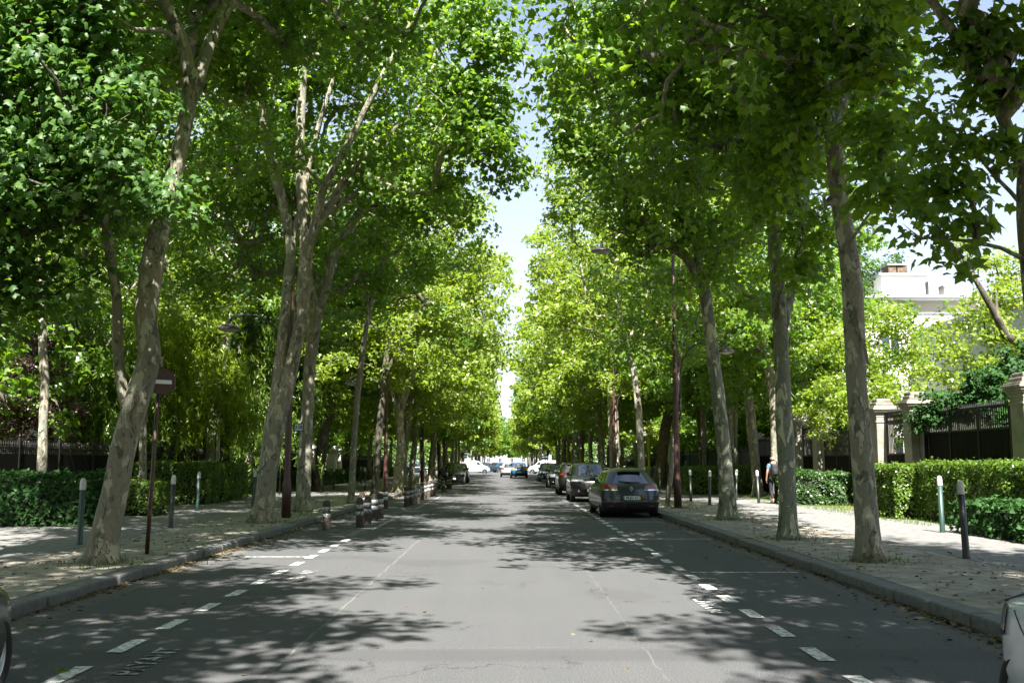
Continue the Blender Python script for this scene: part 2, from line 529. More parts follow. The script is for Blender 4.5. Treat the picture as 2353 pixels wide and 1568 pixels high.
# ------------------------------------------------------------------ leaves
def tmpl_plane():
    # half outline of a five lobed leaf, base at the origin, tip at y = 1
    h = [(.14, -.03), (.40, .06), (.31, .22), (.56, .48), (.29, .54)]
    o = [(0, 0)] + h + [(0, 1.0)] + [(-x, y) for x, y in reversed(h)]
    v = [(x, y - .3, -.17 * abs(x) * 2 - .26 * max(0, y - .4)) for x, y in o]
    c = len(v)
    v.append((0, .38 - .3, .05))
    f = [(c, i, (i + 1) % c) for i in range(c)]
    return np.array(v), f
def tmpl_mid():
    v = [(0, -.35, 0), (.42, -.12, -.07), (.20, .15, .0), (0, .65, -.08), (-.20, .15, .0), (-.42, -.12, -.07)]
    return np.array(v), [(0, 1, 2), (0, 2, 3, 4), (0, 4, 5)]
def tmpl_far():
    v = [(0, -.5, 0), (.45, .0, -.08), (0, .5, 0), (-.45, .0, -.08)]
    return np.array(v), [(0, 1, 2), (0, 2, 3)]
def tmpl_lance():
    v = [(0, -.5, 0), (.07, -.1, -.02), (0, .5, -.12), (-.07, -.1, -.02)]
    return np.array(v), [(0, 1, 2), (0, 2, 3)]
TM = {'plane': tmpl_plane(), 'mid': tmpl_mid(), 'far': tmpl_far(), 'lance': tmpl_lance()}

def leaves_mesh(name, P, Nn, D, size, tmpl, mats, mi=None):
    """P points, Nn normals, D leaf directions: one leaf at each"""
    T, fs = TM[tmpl]
    n = len(P)
    Nn = Nn / np.linalg.norm(Nn, axis=1, keepdims=True)
    D = D - Nn * np.sum(D * Nn, axis=1, keepdims=True)
    D = D / (np.linalg.norm(D, axis=1, keepdims=True) + 1e-9)
    S = np.cross(D, Nn)
    sz = np.asarray(size).reshape(-1, 1, 1) if hasattr(size, '__len__') else size
    V = P[:, None, :] + (T[None, :, 0, None] * S[:, None, :] + T[None, :, 1, None] * D[:, None, :] + T[None, :, 2, None] * Nn[:, None, :]) * sz
    nv = len(T)
    flat = np.array([i for f in fs for i in f]); lt = np.array([len(f) for f in fs])
    ff = (np.arange(n)[:, None] * nv + flat[None, :]).ravel()
    ltt = np.tile(lt, n)
    m_i = None
    if mi is not None: m_i = np.repeat(mi, len(fs))
    return mesh_np(name, V.reshape(-1, 3), ff, ltt, mats, m_i)

def cluster_leaves(C, R, n_per, rs, flat=.55, up_=.62, out=.75, rnd=.55, droop=.3):
    """leaves round cluster centres C (k,3) with radii R"""
    k = len(C)
    idx = np.repeat(np.arange(k), n_per)
    n = len(idx)
    g = rs.normal(size=(n, 3))
    g /= np.linalg.norm(g, axis=1, keepdims=True) + 1e-9
    rad = rs.random(n) ** .45
    off = g * rad[:, None]
    rr = np.asarray(R)[idx]
    # tilted sprays: each cluster is a flattened pad
    off[:, 2] *= flat
    P = C[idx] + off * rr[:, None]
    # blades turn towards the light on the sunny side of each spray
    Nn = np.stack([off[:, 0] * out, off[:, 1] * out - .34, np.full(n, up_)], 1) + rs.normal(size=(n, 3)) * rnd
    D = np.stack([off[:, 0], off[:, 1], np.full(n, -droop)], 1) + rs.normal(size=(n, 3)) * .5
    return P, Nn, D

# ------------------------------------------------------------------ limbs and twigs
def grow(C, skel, fork, rs, tip_r=.012, pw=.5, maxr=.12):
    """attach cluster centres to a skeleton of (point, radius) chains; returns twig edges (p0, pm, p1, r0, r1)"""
    nodes = [np.array(p) for p in skel]
    parent = [-1] * len(nodes)
    order = np.argsort(np.linalg.norm(C - fork, axis=1))
    arr = np.array(nodes)
    ids = []
    for i in order:
        c = C[i]
        d = np.linalg.norm(arr - c, axis=1) + .35 * np.maximum(0, arr[:, 2] - c[2] + .2)
        # prefer nodes nearer to the fork than the new one
        j = int(np.argmin(d))
        arr = np.vstack([arr, c]); parent.append(j); ids.append(len(parent) - 1)
    cnt = np.ones(len(parent))
    for i in range(len(parent) - 1, len(skel) - 1, -1):
        if parent[i] >= 0: cnt[parent[i]] += cnt[i]
    edges = []
    for i in range(len(skel), len(parent)):
        p = parent[i]
        r1 = min(maxr, tip_r * cnt[i] ** pw)
        r0 = min(maxr, r1 * 1.35) if p < len(skel) else min(maxr, tip_r * cnt[p] ** pw * .92)
        a, b = arr[p], arr[i]
        L_ = np.linalg.norm(b - a)
        mid = (a + b) / 2 + rs.normal(size=3) * .07 * L_ + np.array([0, 0, .06 * L_])
        edges.append((a, mid, b, max(r0, r1), (r0 + r1) / 2, r1))
    return edges

def resample(pts, rad, step):
    P = [Vector(p) for p in pts]; o = []; r = []
    # catmull-rom through the points
    n = len(P)
    for i in range(n - 1):
        p0, p1, p2, p3 = P[max(i - 1, 0)], P[i], P[i + 1], P[min(i + 2, n - 1)]
        k = max(1, int((p2 - p1).length / step))
        for j in range(k):
            t = j / k
            o.append(.5 * ((2 * p1) + (-p0 + p2) * t + (2 * p0 - 5 * p1 + 4 * p2 - p3) * t * t + (-p0 + 3 * p1 - 3 * p2 + p3) * t ** 3))
            r.append(rad[i] * (1 - t) + rad[i + 1] * t)
    o.append(P[-1]); r.append(rad[-1])
    return o, r

def trunk_mesh(name, chains, edges, m, sides=14, flare=True, seed=0, twig_n=5):
    rg = random.Random(seed)
    mb = MB()
    for ci, (pts, rad) in enumerate(chains):
        if ci > 0:
            # boughs run out into fine tips
            d_ = (pts[-1] - pts[-2]); pts = list(pts) + [pts[-1] + d_ * .6 + Vector((0, 0, .15))]; rad = list(rad) + [rad[-1] * .18]
        pp, rr = resample(pts, rad, .22 if sides > 8 else .8)
        if ci == 0 and flare and sides > 8:
            z0 = pp[0].z
            rr = [r * (1 + .45 * math.exp(-(p.z - z0) / .20)) for p, r in zip(pp, rr)]
        # knobbly surface
        n = sides if rr[0] > .05 else max(6, sides // 2)
        vs0 = len(mb.v)
        mb.tube(pp, rr, n=n)
        ph = [rg.random() * 6.28 for _ in range(6)]
        if sides > 8:
            for i, p in enumerate(pp):
                for k in range(n):
                    q = Vector(mb.v[vs0 + i * n + k]); d = q - p
                    a = 2 * math.pi * k / n
                    w = 1 + .05 * math.sin(3 * a + ph[0] + p.z * .9) + .045 * math.sin(2 * a + ph[1] - p.z * 1.7) + .03 * math.sin(p.z * 4.1 + ph[2] + a) + .02 * math.sin(5 * a + p.z * 6 + ph[3])
                    if ci == 0 and flare: w += .16 * math.exp(-(p.z - pp[0].z) / .22) * math.sin(5 * a + ph[4])
                    mb.v[vs0 + i * n + k] = tuple(p + d * w)
    for a, mid, b, r0, rm, r1 in edges:
        mb.tube([a, mid, b], [r0, rm, r1], n=twig_n if r0 > .02 else 4, cap=False)
    return mb.mesh(name, m)

def sub_crowns(rs, n, env):
    """env(t, phi) -> (centre offset, radius) is folded into a sampler giving points within the crown"""
    out = []
    while len(out) < n:
        p = env(rs)
        if p is None: continue
        if all((abs(p[0] - q[0]) ** 2 + abs(p[1] - q[1]) ** 2 + (1.3 * (p[2] - q[2])) ** 2) > env.sep ** 2 for q in out) or rs.random() < .04:
            out.append(p)
    return np.array(out)

class Env:
    """kerb tree crown: rx_road towards +x, rx_back towards -x, ry along the street"""
    def __init__(s, zb, zt, rr, rb, ry, sep=1.5, shape=.62, low=.25, limit=None, cx=0.0, cy=0.0):
        s.cy = cy
        s.zb, s.zt, s.rr, s.rb, s.ry, s.sep, s.shape, s.low, s.limit, s.cx = zb, zt, rr, rb, ry, sep, shape, low, limit, cx
    def __call__(s, rs):
        t = rs.random()
        f = math.sin(math.pi * min(1, s.low + (1 - s.low) * t)) ** s.shape
        a = rs.random() * 2 * math.pi
        r = rs.random() ** .42
        x = math.cos(a) * r; y = math.sin(a) * r
        p = (s.cx + x * (s.rr if x > 0 else s.rb) * f, s.cy + y * s.ry * f, s.zb + t * (s.zt - s.zb))
        if s.limit and not s.limit(p): return None
        return p

def crown_clusters(rs, env, nsub, nper, sig, zmin=None):
    S = sub_crowns(rs, nsub, env)
    C = np.repeat(S, nper, axis=0)
    g = rs.normal(size=C.shape) * sig
    g[:, 2] *= .6
    C = C + g
    if env.limit: C = C[[bool(env.limit(p)) for p in C]]
    if zmin: C = C[C[:, 2] > zmin]
    return S, C

# ------------------------------------------------------------------ generic trees, shared by the rows
def proto_kerb(seed, zb, zt, rr, rb, ry, nsub, nper, nleaf, lsize, tmpl, cr=.72, sides=10, twigs=True, leafm='leaf', barkm='bark', fork=5.6, r0=.24, lean=.35, low=.25, shape=.62, sep=1.5):
    rs = np.random.RandomState(seed); rg = random.Random(seed)
    env = Env(zb, zt, rr, rb, ry, sep=sep, low=low, shape=shape)
    S, C = crown_clusters(rs, env, nsub, nper, .75)
    lx, ly = rg.uniform(-.1, lean), rg.uniform(-.4, .4)
    bz = PAV - .05
    main = [Vector((0, 0, bz)), Vector((.12 * lx, .1 * ly, 1.6)), Vector((.5 * lx + rg.uniform(-.12, .12), .5 * ly + rg.uniform(-.1, .1), 3.4)), Vector((lx, ly, fork))]
    chains = [(main, [r0, r0 * .82, r0 * .74, r0 * .68])]
    skel = []
    nl = rg.randint(3, 5)
    a0 = rg.random() * 6.28
    for i in range(nl):
        a = a0 + i * 6.283 / nl + rg.uniform(-.4, .4)
        ex = math.cos(a) * (rr if math.cos(a) > 0 else rb) * rg.uniform(.35, .65)
        ey = math.sin(a) * ry * rg.uniform(.35, .65)
        ez = zb + (zt - zb) * rg.uniform(.6, .9)
        p0 = Vector((lx, ly, fork - .15)); p3 = Vector((ex, ey, ez))
        p1 = p0 + (p3 - p0) * .3 + Vector((rg.uniform(-.3, .3), rg.uniform(-.3, .3), .5)); p2 = p0 + (p3 - p0) * .65 + Vector((rg.uniform(-.4, .4), rg.uniform(-.4, .4), .5))
        rl = r0 * rg.uniform(.36, .5)
        chains.append(([p0, p1, p2, p3], [rl, rl * .8, rl * .55, rl * .25]))
        q, _ = resample([p0, p1, p2, p3], [1] * 4, .8)
        skel += [tuple(v) for v in q[1:]]
    edges = grow(C, skel, np.array([lx, ly, fork]), rs, tip_r=.011) if twigs else []
    tm = trunk_mesh('trunk', chains, edges, M[barkm], sides=sides, seed=seed, twig_n=4)
    P, Nn, D = cluster_leaves(C, np.full(len(C), cr) * rs.uniform(.75, 1.25, len(C)), nleaf, rs)
    cm = leaves_mesh('crown', P, Nn, D, lsize * rs.uniform(.7, 1.2, len(P)), tmpl, [M[leafm]])
    return tm, cm

def place_tree(name, tm, cm, x, y, rz, s, label, cat, group, sz=None, sx=None):
    e = empty(name, (x, y, 0), rz, label, cat, group)
    e.scale = (sx or s, s, sz or s)
    for n_, me in (('trunk', tm), ('crown', cm)):
        o = link(bpy.data.objects.new(n_, me)); o.parent = e
    return e

K_MID = [proto_kerb(100 + i, 4.6, 18.0, 5.7, 4.8, 4.7, 46, 7, 50, .25, 'mid', leafm=['leaf', 'leaf_yel', 'leaf', 'leaf_yel'][i]) for i in range(4)]
K_FAR = [proto_kerb(200 + i, 4.4, 17.5, 5.8, 4.8, 4.7, 40, 5, 34, .42, 'far', cr=.85, sides=8, leafm=['leaf_yel', 'leaf', 'leaf_yel'][i]) for i in range(3)]
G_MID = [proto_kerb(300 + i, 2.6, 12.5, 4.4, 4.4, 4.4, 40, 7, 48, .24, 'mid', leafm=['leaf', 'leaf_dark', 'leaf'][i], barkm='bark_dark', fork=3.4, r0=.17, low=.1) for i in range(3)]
K_HI = [proto_kerb(400 + i, 7.0, 18.5, 4.5, 5.6, 4.8, 86, 7, 60, .22, 'mid') for i in range(3)]

ORD = ['first', 'second', 'third', 'fourth', 'fifth', 'sixth', 'seventh', 'eighth', 'ninth', 'tenth', 'eleventh', 'twelfth', 'thirteenth', 'fourteenth', 'fifteenth', 'sixteenth', 'seventeenth', 'eighteenth', 'nineteenth', 'twentieth', 'twenty-first', 'twenty-second', 'twenty-third', 'twenty-fourth', 'twenty-fifth', 'twenty-sixth', 'twenty-seventh', 'twenty-eighth', 'twenty-ninth', 'thirtieth']
rg = random.Random(11)

# trees standing behind or beside the camera, whose crowns shade the road and the near pavements
for i, (x, y, rz, s) in enumerate([(-6.0, 1.9, 0, 1.0), (-6.3, -6.0, 0.1, .9), (5.9, 6.0, 0, -.66), (5.9, -1.5, .1, -.75), (5.9, -10, 0, -.8)]):
    tm, cm = K_HI[i % 3]
    side = 'left' if x < 0 else 'right'
    place_tree('plane_tree', tm, cm, x, y, rz, 1.0, '%s plane tree beside the camera on the %s kerb' % (ORD[i], side), 'tree', 'plane trees lining the street', None, s)

for i, (x, y) in enumerate([(-6.3, -15), (-6.3, -23), (-6.3, -32), (-6.3, -42), (5.9, -19), (5.9, -28), (5.9, -37), (5.9, -48), (-12, -8), (-12, -24), (11.5, -6), (11.5, -22), (-17, 4), (-19, 16), (17, 2), (-17, -16), (18, -14)]):  # out-of-view rows added to darken car reflections and ambient light
    tm, cm = (K_FAR if abs(x) < 16 else G_MID)[i % 3]
    place_tree('plane_tree', tm, cm, x, y, 0, 1.0, 'unseen plane tree added behind the camera for darker reflections, %s of those on both kerbs' % ORD[i], 'tree', 'plane trees lining the street', None, 1.0 if x < 0 else -1.0)

# kerb rows far down the street
def gapx(y):
    return .45 - .006 * min(y, 120)
nL = nR = 0
y = 57.0
yL = [57, 64.5, 72, 79, 86.5, 94, 101, 109, 117, 124.5, 172, 180, 188, 196, 205, 214, 224, 234, 245, 256, 268, 280]
for i, y in enumerate(yL):
    tm, cm = (K_MID if y < 90 else K_FAR)[rg.randrange(4 if y < 90 else 3)]
    s = rg.uniform(.92, 1.06)
    place_tree('plane_tree', tm, cm, -6.15 + rg.uniform(-.25, .25), y + rg.uniform(-.8, .8), rg.uniform(-.3, .3), s,
               'leafy plane tree, %s in the distant left kerb row' % ORD[i], 'tree', 'plane trees lining the street', s * rg.uniform(.95, 1.05), float(np.interp(y, [55, 80, 110, 180], [1.02, .88, .80, .70])))
yR = [62, 69.5, 77, 84, 91.5, 99, 106, 114, 122, 171, 179, 187, 195, 204, 213, 223, 233, 244, 255, 267, 279]
for i, y in enumerate(yR):
    tm, cm = (K_MID if y < 90 else K_FAR)[rg.randrange(4 if y < 90 else 3)]
    s = rg.uniform(.92, 1.06)
    place_tree('plane_tree', tm, cm, 5.85 + rg.uniform(-.25, .25), y + rg.uniform(-.8, .8), rg.uniform(-.3, .3), s,
               'leafy plane tree, %s in the distant right kerb row' % ORD[i], 'tree', 'plane trees lining the street', s * rg.uniform(.95, 1.05), -float(np.interp(y, [55, 80, 110, 180], [.80, .82, .84, .82])))
# inner rows behind the pavements
for side, X0, ys in (('left', -12.2, [52, 60, 68, 77, 86, 96, 107, 118, 176, 190, 205, 222, 240]), ('right', 11.3, [50, 58, 66, 80, 90, 101, 112, 122, 178, 192, 207, 224, 242])):
    for i, y in enumerate(ys):
        tm, cm = (K_MID if y < 75 else K_FAR)[rg.randrange(3)]
        s = rg.uniform(.82, .98)
        place_tree('plane_tree', tm, cm, X0 + rg.uniform(-.4, .4), y + rg.uniform(-1, 1), rg.uniform(-.4, .4), s,
                   'plane tree behind the pavement, %s of the inner row on the %s side' % (ORD[i], side), 'tree', 'plane trees of the inner rows', None, s if side == 'left' else -s)
# garden trees beyond the fences
gl = [(-17, 44), (-18.5, 34), (-24, 42), (-27, 30), (-22, 26), (-18, 53), (-25, 55), (-18.5, 63), (-26, 68), (-18, 74), (-19, 86), (-28, 82), (-18, 98), (-19, 112), (-33, 38), (-36, 50), (-20, 125), (-34, 60)]
for i, (x, y) in enumerate(gl):
    tm, cm = G_MID[[1, 0, 1, 1, 2, 0, 1][i % 7]]
    s = rg.uniform(.95, 1.25)
    place_tree('garden_tree', tm, cm, x, y, rg.random() * 6.28, s, 'dense garden tree behind the black railings, %s from the camera on the left' % ORD[i], 'tree', 'garden trees on the left', s * rg.uniform(.95, 1.1))
gr = [(17.5, 52), (16.5, 61), (24, 66), (17, 71), (17, 82), (26, 80), (17, 94), (18, 107), (18, 121), (22, 100)]
for i, (x, y) in enumerate(gr):
    tm, cm = G_MID[[0, 2, 1][i % 3]]
    s = rg.uniform(.95, 1.2)
    place_tree('garden_tree', tm, cm, x, y, rg.random() * 6.28, s, 'dense garden tree beyond the stone piers, %s from the camera on the right' % ORD[i], 'tree', 'garden trees on the right', s * rg.uniform(.95, 1.1))
# side street ends
for i, (x, y) in enumerate([(-30, 176), (-30, 188), (-42, 175), (-42, 160), (-52, 150), (-52, 140), (30, 176), (30, 188), (42, 172), (42, 160), (52, 150)]):
    tm, cm = K_FAR[i % 3]
    place_tree('plane_tree', tm, cm, x, y, rg.random() * 6.28, 1.0, 'far plane tree by the side street on the %s, number %s outward from the avenue' % ('left' if x < 0 else 'right', ORD[i % 6]), 'tree', 'trees along the side street')
# the wood-like end of the avenue
rs = np.random.RandomState(77)
C = np.stack([np.where(rs.random(900) < .5, -1, 1) * rs.uniform(.8, 12, 900), rs.uniform(290, 330, 900), rs.uniform(3.5, 15, 900)], 1)
C = np.concatenate([C, np.stack([rs.uniform(-2.5, 2.5, 150), rs.uniform(296, 325, 150), rs.uniform(4.5, 12.5, 150)], 1)])
P, Nn, D = cluster_leaves(C, np.full(len(C), 1.4), 16, rs)
o = link(bpy.data.objects.new('distant_trees', leaves_mesh('distant_trees', P, Nn, D, .7, 'far', [M['leaf']])))
tag(o, 'mass of far trees closing the end of the avenue', 'trees', None, 'stuff')
# ------------------------------------------------------------------ the trees close to the camera, each of its own shape
def near_tree(label, base, chains, env=None, nsub=0, nper=6, nleaf=60, lsize=.2, tmpl='plane', seed=1, barkm='bark', leafm='leaf', sprays=(), zmin=None, cr=.7, group='plane trees lining the street', cat='tree', name='plane_tree', Y=None, sides=16, twig=.011, rnd=.55, prune=None):
    """base: pixel of the foot; chains: lists of (px, py, half width px[, step in distance]); sprays: (px, py, radius px, Y, n clusters)"""
    rs = np.random.RandomState(seed)
    b = gp(base[0], base[1], PAV) if Y is None else Vector((up(base[0], base[1], Y).x, Y, PAV))
    Y = b.y
    out = []
    for c in chains:
        pts, rad = [], []
        for q in c:
            dy = q[3] if len(q) > 3 else 0
            pts.append(up(q[0], q[1], Y + dy) - b); rad.append(q[2] * (Y + dy) / 2287)
        out.append((pts, rad))
    out[0][0][0].z = -.06
    fork = np.array(out[0][0][-1])
    skel = []
    for ci, (pts, rad) in enumerate(out):
        q, r = resample(pts, rad, .6)
        skel += [tuple(v) for v, r_ in zip(q, r) if ci > 0 or v.z > fork[2] - .6]
    Cs = []
    if env is not None:
        S, C = crown_clusters(rs, env, nsub, nper, .7, zmin)
        Cs.append(C)
    for (px, py, rp, Ys, n) in sprays:
        c0 = np.array(up(px, py, Ys) - b)
        g = rs.normal(size=(n, 3)) * (rp * Ys / 2287) * .6
        g[:, 1] *= 1.0
        Cs.append(c0 + g)
    C = np.concatenate(Cs)
    if prune is not None:
        # keep trimmed edges where the crown is cut back over the roadway and round the lamp
        C = C[[not prune(p + np.array(b)) for p in C]]
    edges = grow(C, skel, fork, rs, tip_r=twig)
    e = empty(name, b, 0, label, cat, group)
    o = link(bpy.data.objects.new('trunk', trunk_mesh('trunk', out, edges, M[barkm], sides=sides, seed=seed))); o.parent = e
    P, Nn, D = cluster_leaves(C, np.full(len(C), cr) * rs.uniform(.75, 1.25, len(C)), nleaf, rs, rnd=rnd)
    o = link(bpy.data.objects.new('crown', leaves_mesh('crown', P, Nn, D, lsize * rs.uniform(.6, 1.2, len(P)), tmpl, [M[leafm]]))); o.parent = e
    return e

def px_of(p):
    """pixel of a world point, used only to keep a trimmed crown off the open sky"""
    v = R3.transposed() @ (Vector(p) - Vector((0, 0, CAM_H)))
    return 1176 + F * v.x / -v.z, 784 - F * v.y / -v.z

# T1: leaning plane tree with a knobbly bend, front left
near_tree('thick leaning plane tree with a bulging bend and slim second stem, nearest on the left', (235, 1292),
    [[(235, 1296, 33), (243, 1230, 30), (262, 1130, 27), (292, 990, 27), (322, 890, 29), (343, 815, 26), (335, 730, 25), (348, 620, 25), (374, 500, 22), (408, 370, 19), (432, 250, 18), (443, 165, 21)],
     [(440, 190, 15), (418, 90, 15, -.2), (378, 5, 14, -.5), (340, -110, 12, -.8), (300, -300, 8, -1.2)],
     [(452, 190, 16), (490, 80, 15, .2), (530, 0, 14, .4), (580, -110, 12, .8), (640, -300, 8, 1)],
     [(300, 975, 13), (282, 900, 13), (270, 800, 13), (268, 690, 11), (254, 590, 11, -.2), (238, 490, 9, -.4), (215, 400, 6, -.8)],
     [(415, 95, 7, -.2), (370, 70, 6, -.8), (310, 68, 5, -1.4)],
     [(346, 828, 9, -.1), (362, 826, 12, -.25), (368, 838, 7, -.3)]],
    env=Env(9.0, 17.5, 4.8, 5.0, 4.7, sep=1.2, cy=1.4), nsub=92, nper=6, seed=21, lsize=.165, sides=20,
    sprays=[(150, 330, 90, 15.4, 10), (540, 90, 60, 18.5, 8), (620, 60, 60, 19.5, 8), (560, 200, 50, 19.0, 6)],
    prune=lambda p: p[1] < 15.4 and p[2] < 10.5 and px_of(p)[1] > -60 and abs(px_of(p)[0] - 430) < 130)
# the broad maple whose low boughs fill the upper left corner
near_tree('broad-leaved maple with low dark boughs filling the upper left corner', (-150, 1330),
    [[(-150, 1330, 40), (-150, 900, 34), (-140, 500, 30)],
     [(-140, 560, 16), (-20, 400, 10, -.3), (110, 330, 6, -.6), (230, 300, 4, -.8)],
     [(-140, 620, 16), (-20, 560, 10, .2), (120, 520, 6, .3), (260, 480, 4, .3)],
     [(-140, 500, 18), (-40, 200, 13, -.4), (90, 60, 9, -.6), (250, -10, 5, -.8)],
     [(-140, 500, 18), (-60, 250, 13, .8), (60, 150, 9, 1.6), (180, 140, 6, 2.2)]],
    nleaf=42, lsize=.14, seed=31, barkm='bark_dark', leafm='leaf_maple', cat='tree', name='maple_tree', group='street trees near the camera', cr=.62, rnd=.45, Y=14.5,
    sprays=[(20, 60, 150, 14.5, 34), (190, 60, 110, 14.2, 24), (330, 90, 60, 14.6, 10), (40, 260, 150, 14.6, 34), (200, 230, 110, 14.0, 26), (330, 240, 60, 14.2, 12), (30, 460, 140, 14.8, 30), (180, 420, 90, 14.2, 16),
            (300, 420, 60, 13.8, 12), (385, 455, 26, 13.8, 5), (60, 620, 90, 15.0, 12), (0, 680, 60, 15, 8), (390, 225, 28, 14.3, 4), (240, 470, 70, 15.5, 10), (100, 560, 90, 15.2, 10), (-60, 200, 120, 14, 20), (-60, 450, 120, 14, 20), (100, -120, 160, 14.5, 26), (300, -80, 120, 14.8, 18)],
    prune=lambda p: p[1] < 15.6 and px_of(p)[0] > float(np.interp(px_of(p)[1], [-200, 0, 150, 250, 370, 430, 450, 470, 500, 800], [250, 290, 330, 350, 320, 300, 430, 430, 280, 230])))
# T2 with two stems and fan of limbs
near_tree('tall twin-stemmed plane tree with limbs fanning out overhead, beside the left lamp post', (603, 1199),
    [[(603, 1202, 24), (612, 1120, 23), (622, 1040, 22), (634, 965, 23), (662, 870, 17), (690, 740, 16), (702, 610, 15), (706, 545, 16)],
     [(628, 990, 16), (640, 880, 15), (652, 760, 14), (661, 650, 12), (668, 575, 11), (664, 525, 11)],
     [(664, 540, 12), (646, 450, 11), (618, 350, 10, -.4), (600, 235, 9, -.7), (592, 90, 7, -1)],
     [(706, 560, 14), (692, 420, 12), (690, 270, 11), (697, 120, 10), (690, -20, 9), (685, -160, 6)],
     [(708, 560, 14), (755, 470, 11), (820, 380, 10), (900, 300, 9), (975, 235, 8), (1000, 130, 6)],
     [(712, 555, 11), (745, 430, 9, -.5), (800, 330, 8, -.8), (870, 190, 7, -1), (930, 80, 5, -1.2)],
     [(708, 555, 11), (740, 500, 9, .5), (790, 460, 7, 1), (850, 420, 6, 1.4), (900, 350, 4, 1.6)],
     [(668, 560, 8), (690, 480, 7), (720, 330, 6), (760, 200, 5)],
     [(600, 300, 6, -.5), (540, 240, 5, -.8), (470, 220, 4, -1)]],
    env=Env(8.3, 18.5, 6.6, 5.0, 4.8, sep=1.25), nsub=96, nper=6, seed=22, lsize=.165, sides=16,
    sprays=[(1090, 200, 70, 23.5, 14), (1170, 110, 45, 23.0, 10), (1120, 310, 50, 24.0, 10), (1000, 430, 50, 25, 8), (1150, 400, 30, 25, 4), (1060, 60, 60, 23, 8), (880, 430, 50, 27, 6), (940, 500, 45, 27, 6)],
    prune=lambda p: px_of(p)[0] > 1180 or (p[1] < 25.2 and p[2] < 13.0 and px_of(p)[0] < 1000 and int(abs(p[0]) * 97 + p[2] * 57) % 10 < 6))
# T3
near_tree('pale forked plane tree just behind the twin-stemmed one, left kerb', (695, 1174),
    [[(695, 1176, 18), (699, 1080, 16), (705, 950, 14), (712, 830, 14), (724, 740, 14), (730, 695, 15)],
     [(728, 705, 10), (712, 655, 9, -.3), (706, 580, 8, -.5), (700, 450, 7, -.8)],
     [(732, 705, 14), (752, 640, 13, .2), (772, 570, 12, .4), (830, 480, 9, .6), (880, 390, 8, .8), (950, 310, 6, 1)],
     [(768, 590, 8, .3), (850, 540, 6, 1), (940, 490, 4, 1.4)]],
    env=Env(7.0, 18.5, 6.0, 4.6, 4.6, sep=1.3), nsub=76, nper=6, seed=23, lsize=.2, tmpl='mid', sides=14, prune=lambda p: px_of(p)[0] > 1175)
near_tree('slender straight pale tree between the left kerb and the black and white posts', (806, 1155),
    [[(806, 1157, 8), (812, 1050, 7), (822, 900, 7), (838, 770, 6), (862, 650, 5), (890, 560, 4)], [(870, 640, 3), (930, 560, 3), (990, 520, 2)], [(850, 700, 3), (810, 600, 3), (790, 500, 2)]],
    env=Env(6.0, 13, 2.6, 2.4, 2.4, sep=1.2), nsub=22, nper=5, seed=24, lsize=.22, tmpl='mid', sides=10)
near_tree('dark mossy plane tree forking low, behind the left pavement', (727, 1130),
    [[(727, 1132, 13), (733, 1080, 11), (742, 1010, 13), (752, 950, 12)], [(750, 970, 9), (756, 890, 8), (760, 820, 8), (770, 740, 6)], [(752, 965, 10), (778, 880, 9, .4), (808, 800, 7, .6), (850, 700, 5, 1)]],
    env=Env(4.8, 16, 4.2, 4.2, 4.2, sep=1.4), nsub=44, nper=6, seed=25, lsize=.24, tmpl='mid', sides=12, barkm='bark_dark', leafm='leaf_dark', Y=57 * .93, group='plane trees of the inner rows')
near_tree('narrow dark-trunked plane tree right behind the front group of striped posts', (860, 1137),
    [[(860, 1139, 9), (866, 1060, 8), (875, 950, 8), (884, 850, 7), (900, 740, 5)], [(884, 860, 5), (930, 780, 4), (980, 700, 3)]],
    env=Env(5.4, 17, 5.6, 4.0, 4.0, sep=1.4), nsub=42, nper=6, seed=26, leafm='leaf_yel', lsize=.22, tmpl='mid', sides=10, barkm='bark_dark')
near_tree('sunlit crooked plane tree standing at the start of the second row of striped posts', (912, 1130),
    [[(912, 1131, 13), (915, 1090, 11), (922, 1020, 10), (918, 950, 10), (930, 900, 10), (948, 850, 9), (968, 790, 7)], [(918, 960, 5), (900, 900, 5), (880, 820, 4)], [(955, 830, 5), (1000, 760, 4), (1060, 700, 3)]],
    env=Env(5.0, 17.8, 5.9, 4.4, 4.4, sep=1.4), nsub=46, nper=7, seed=27, leafm='leaf_yel', lsize=.23, tmpl='mid', sides=10)

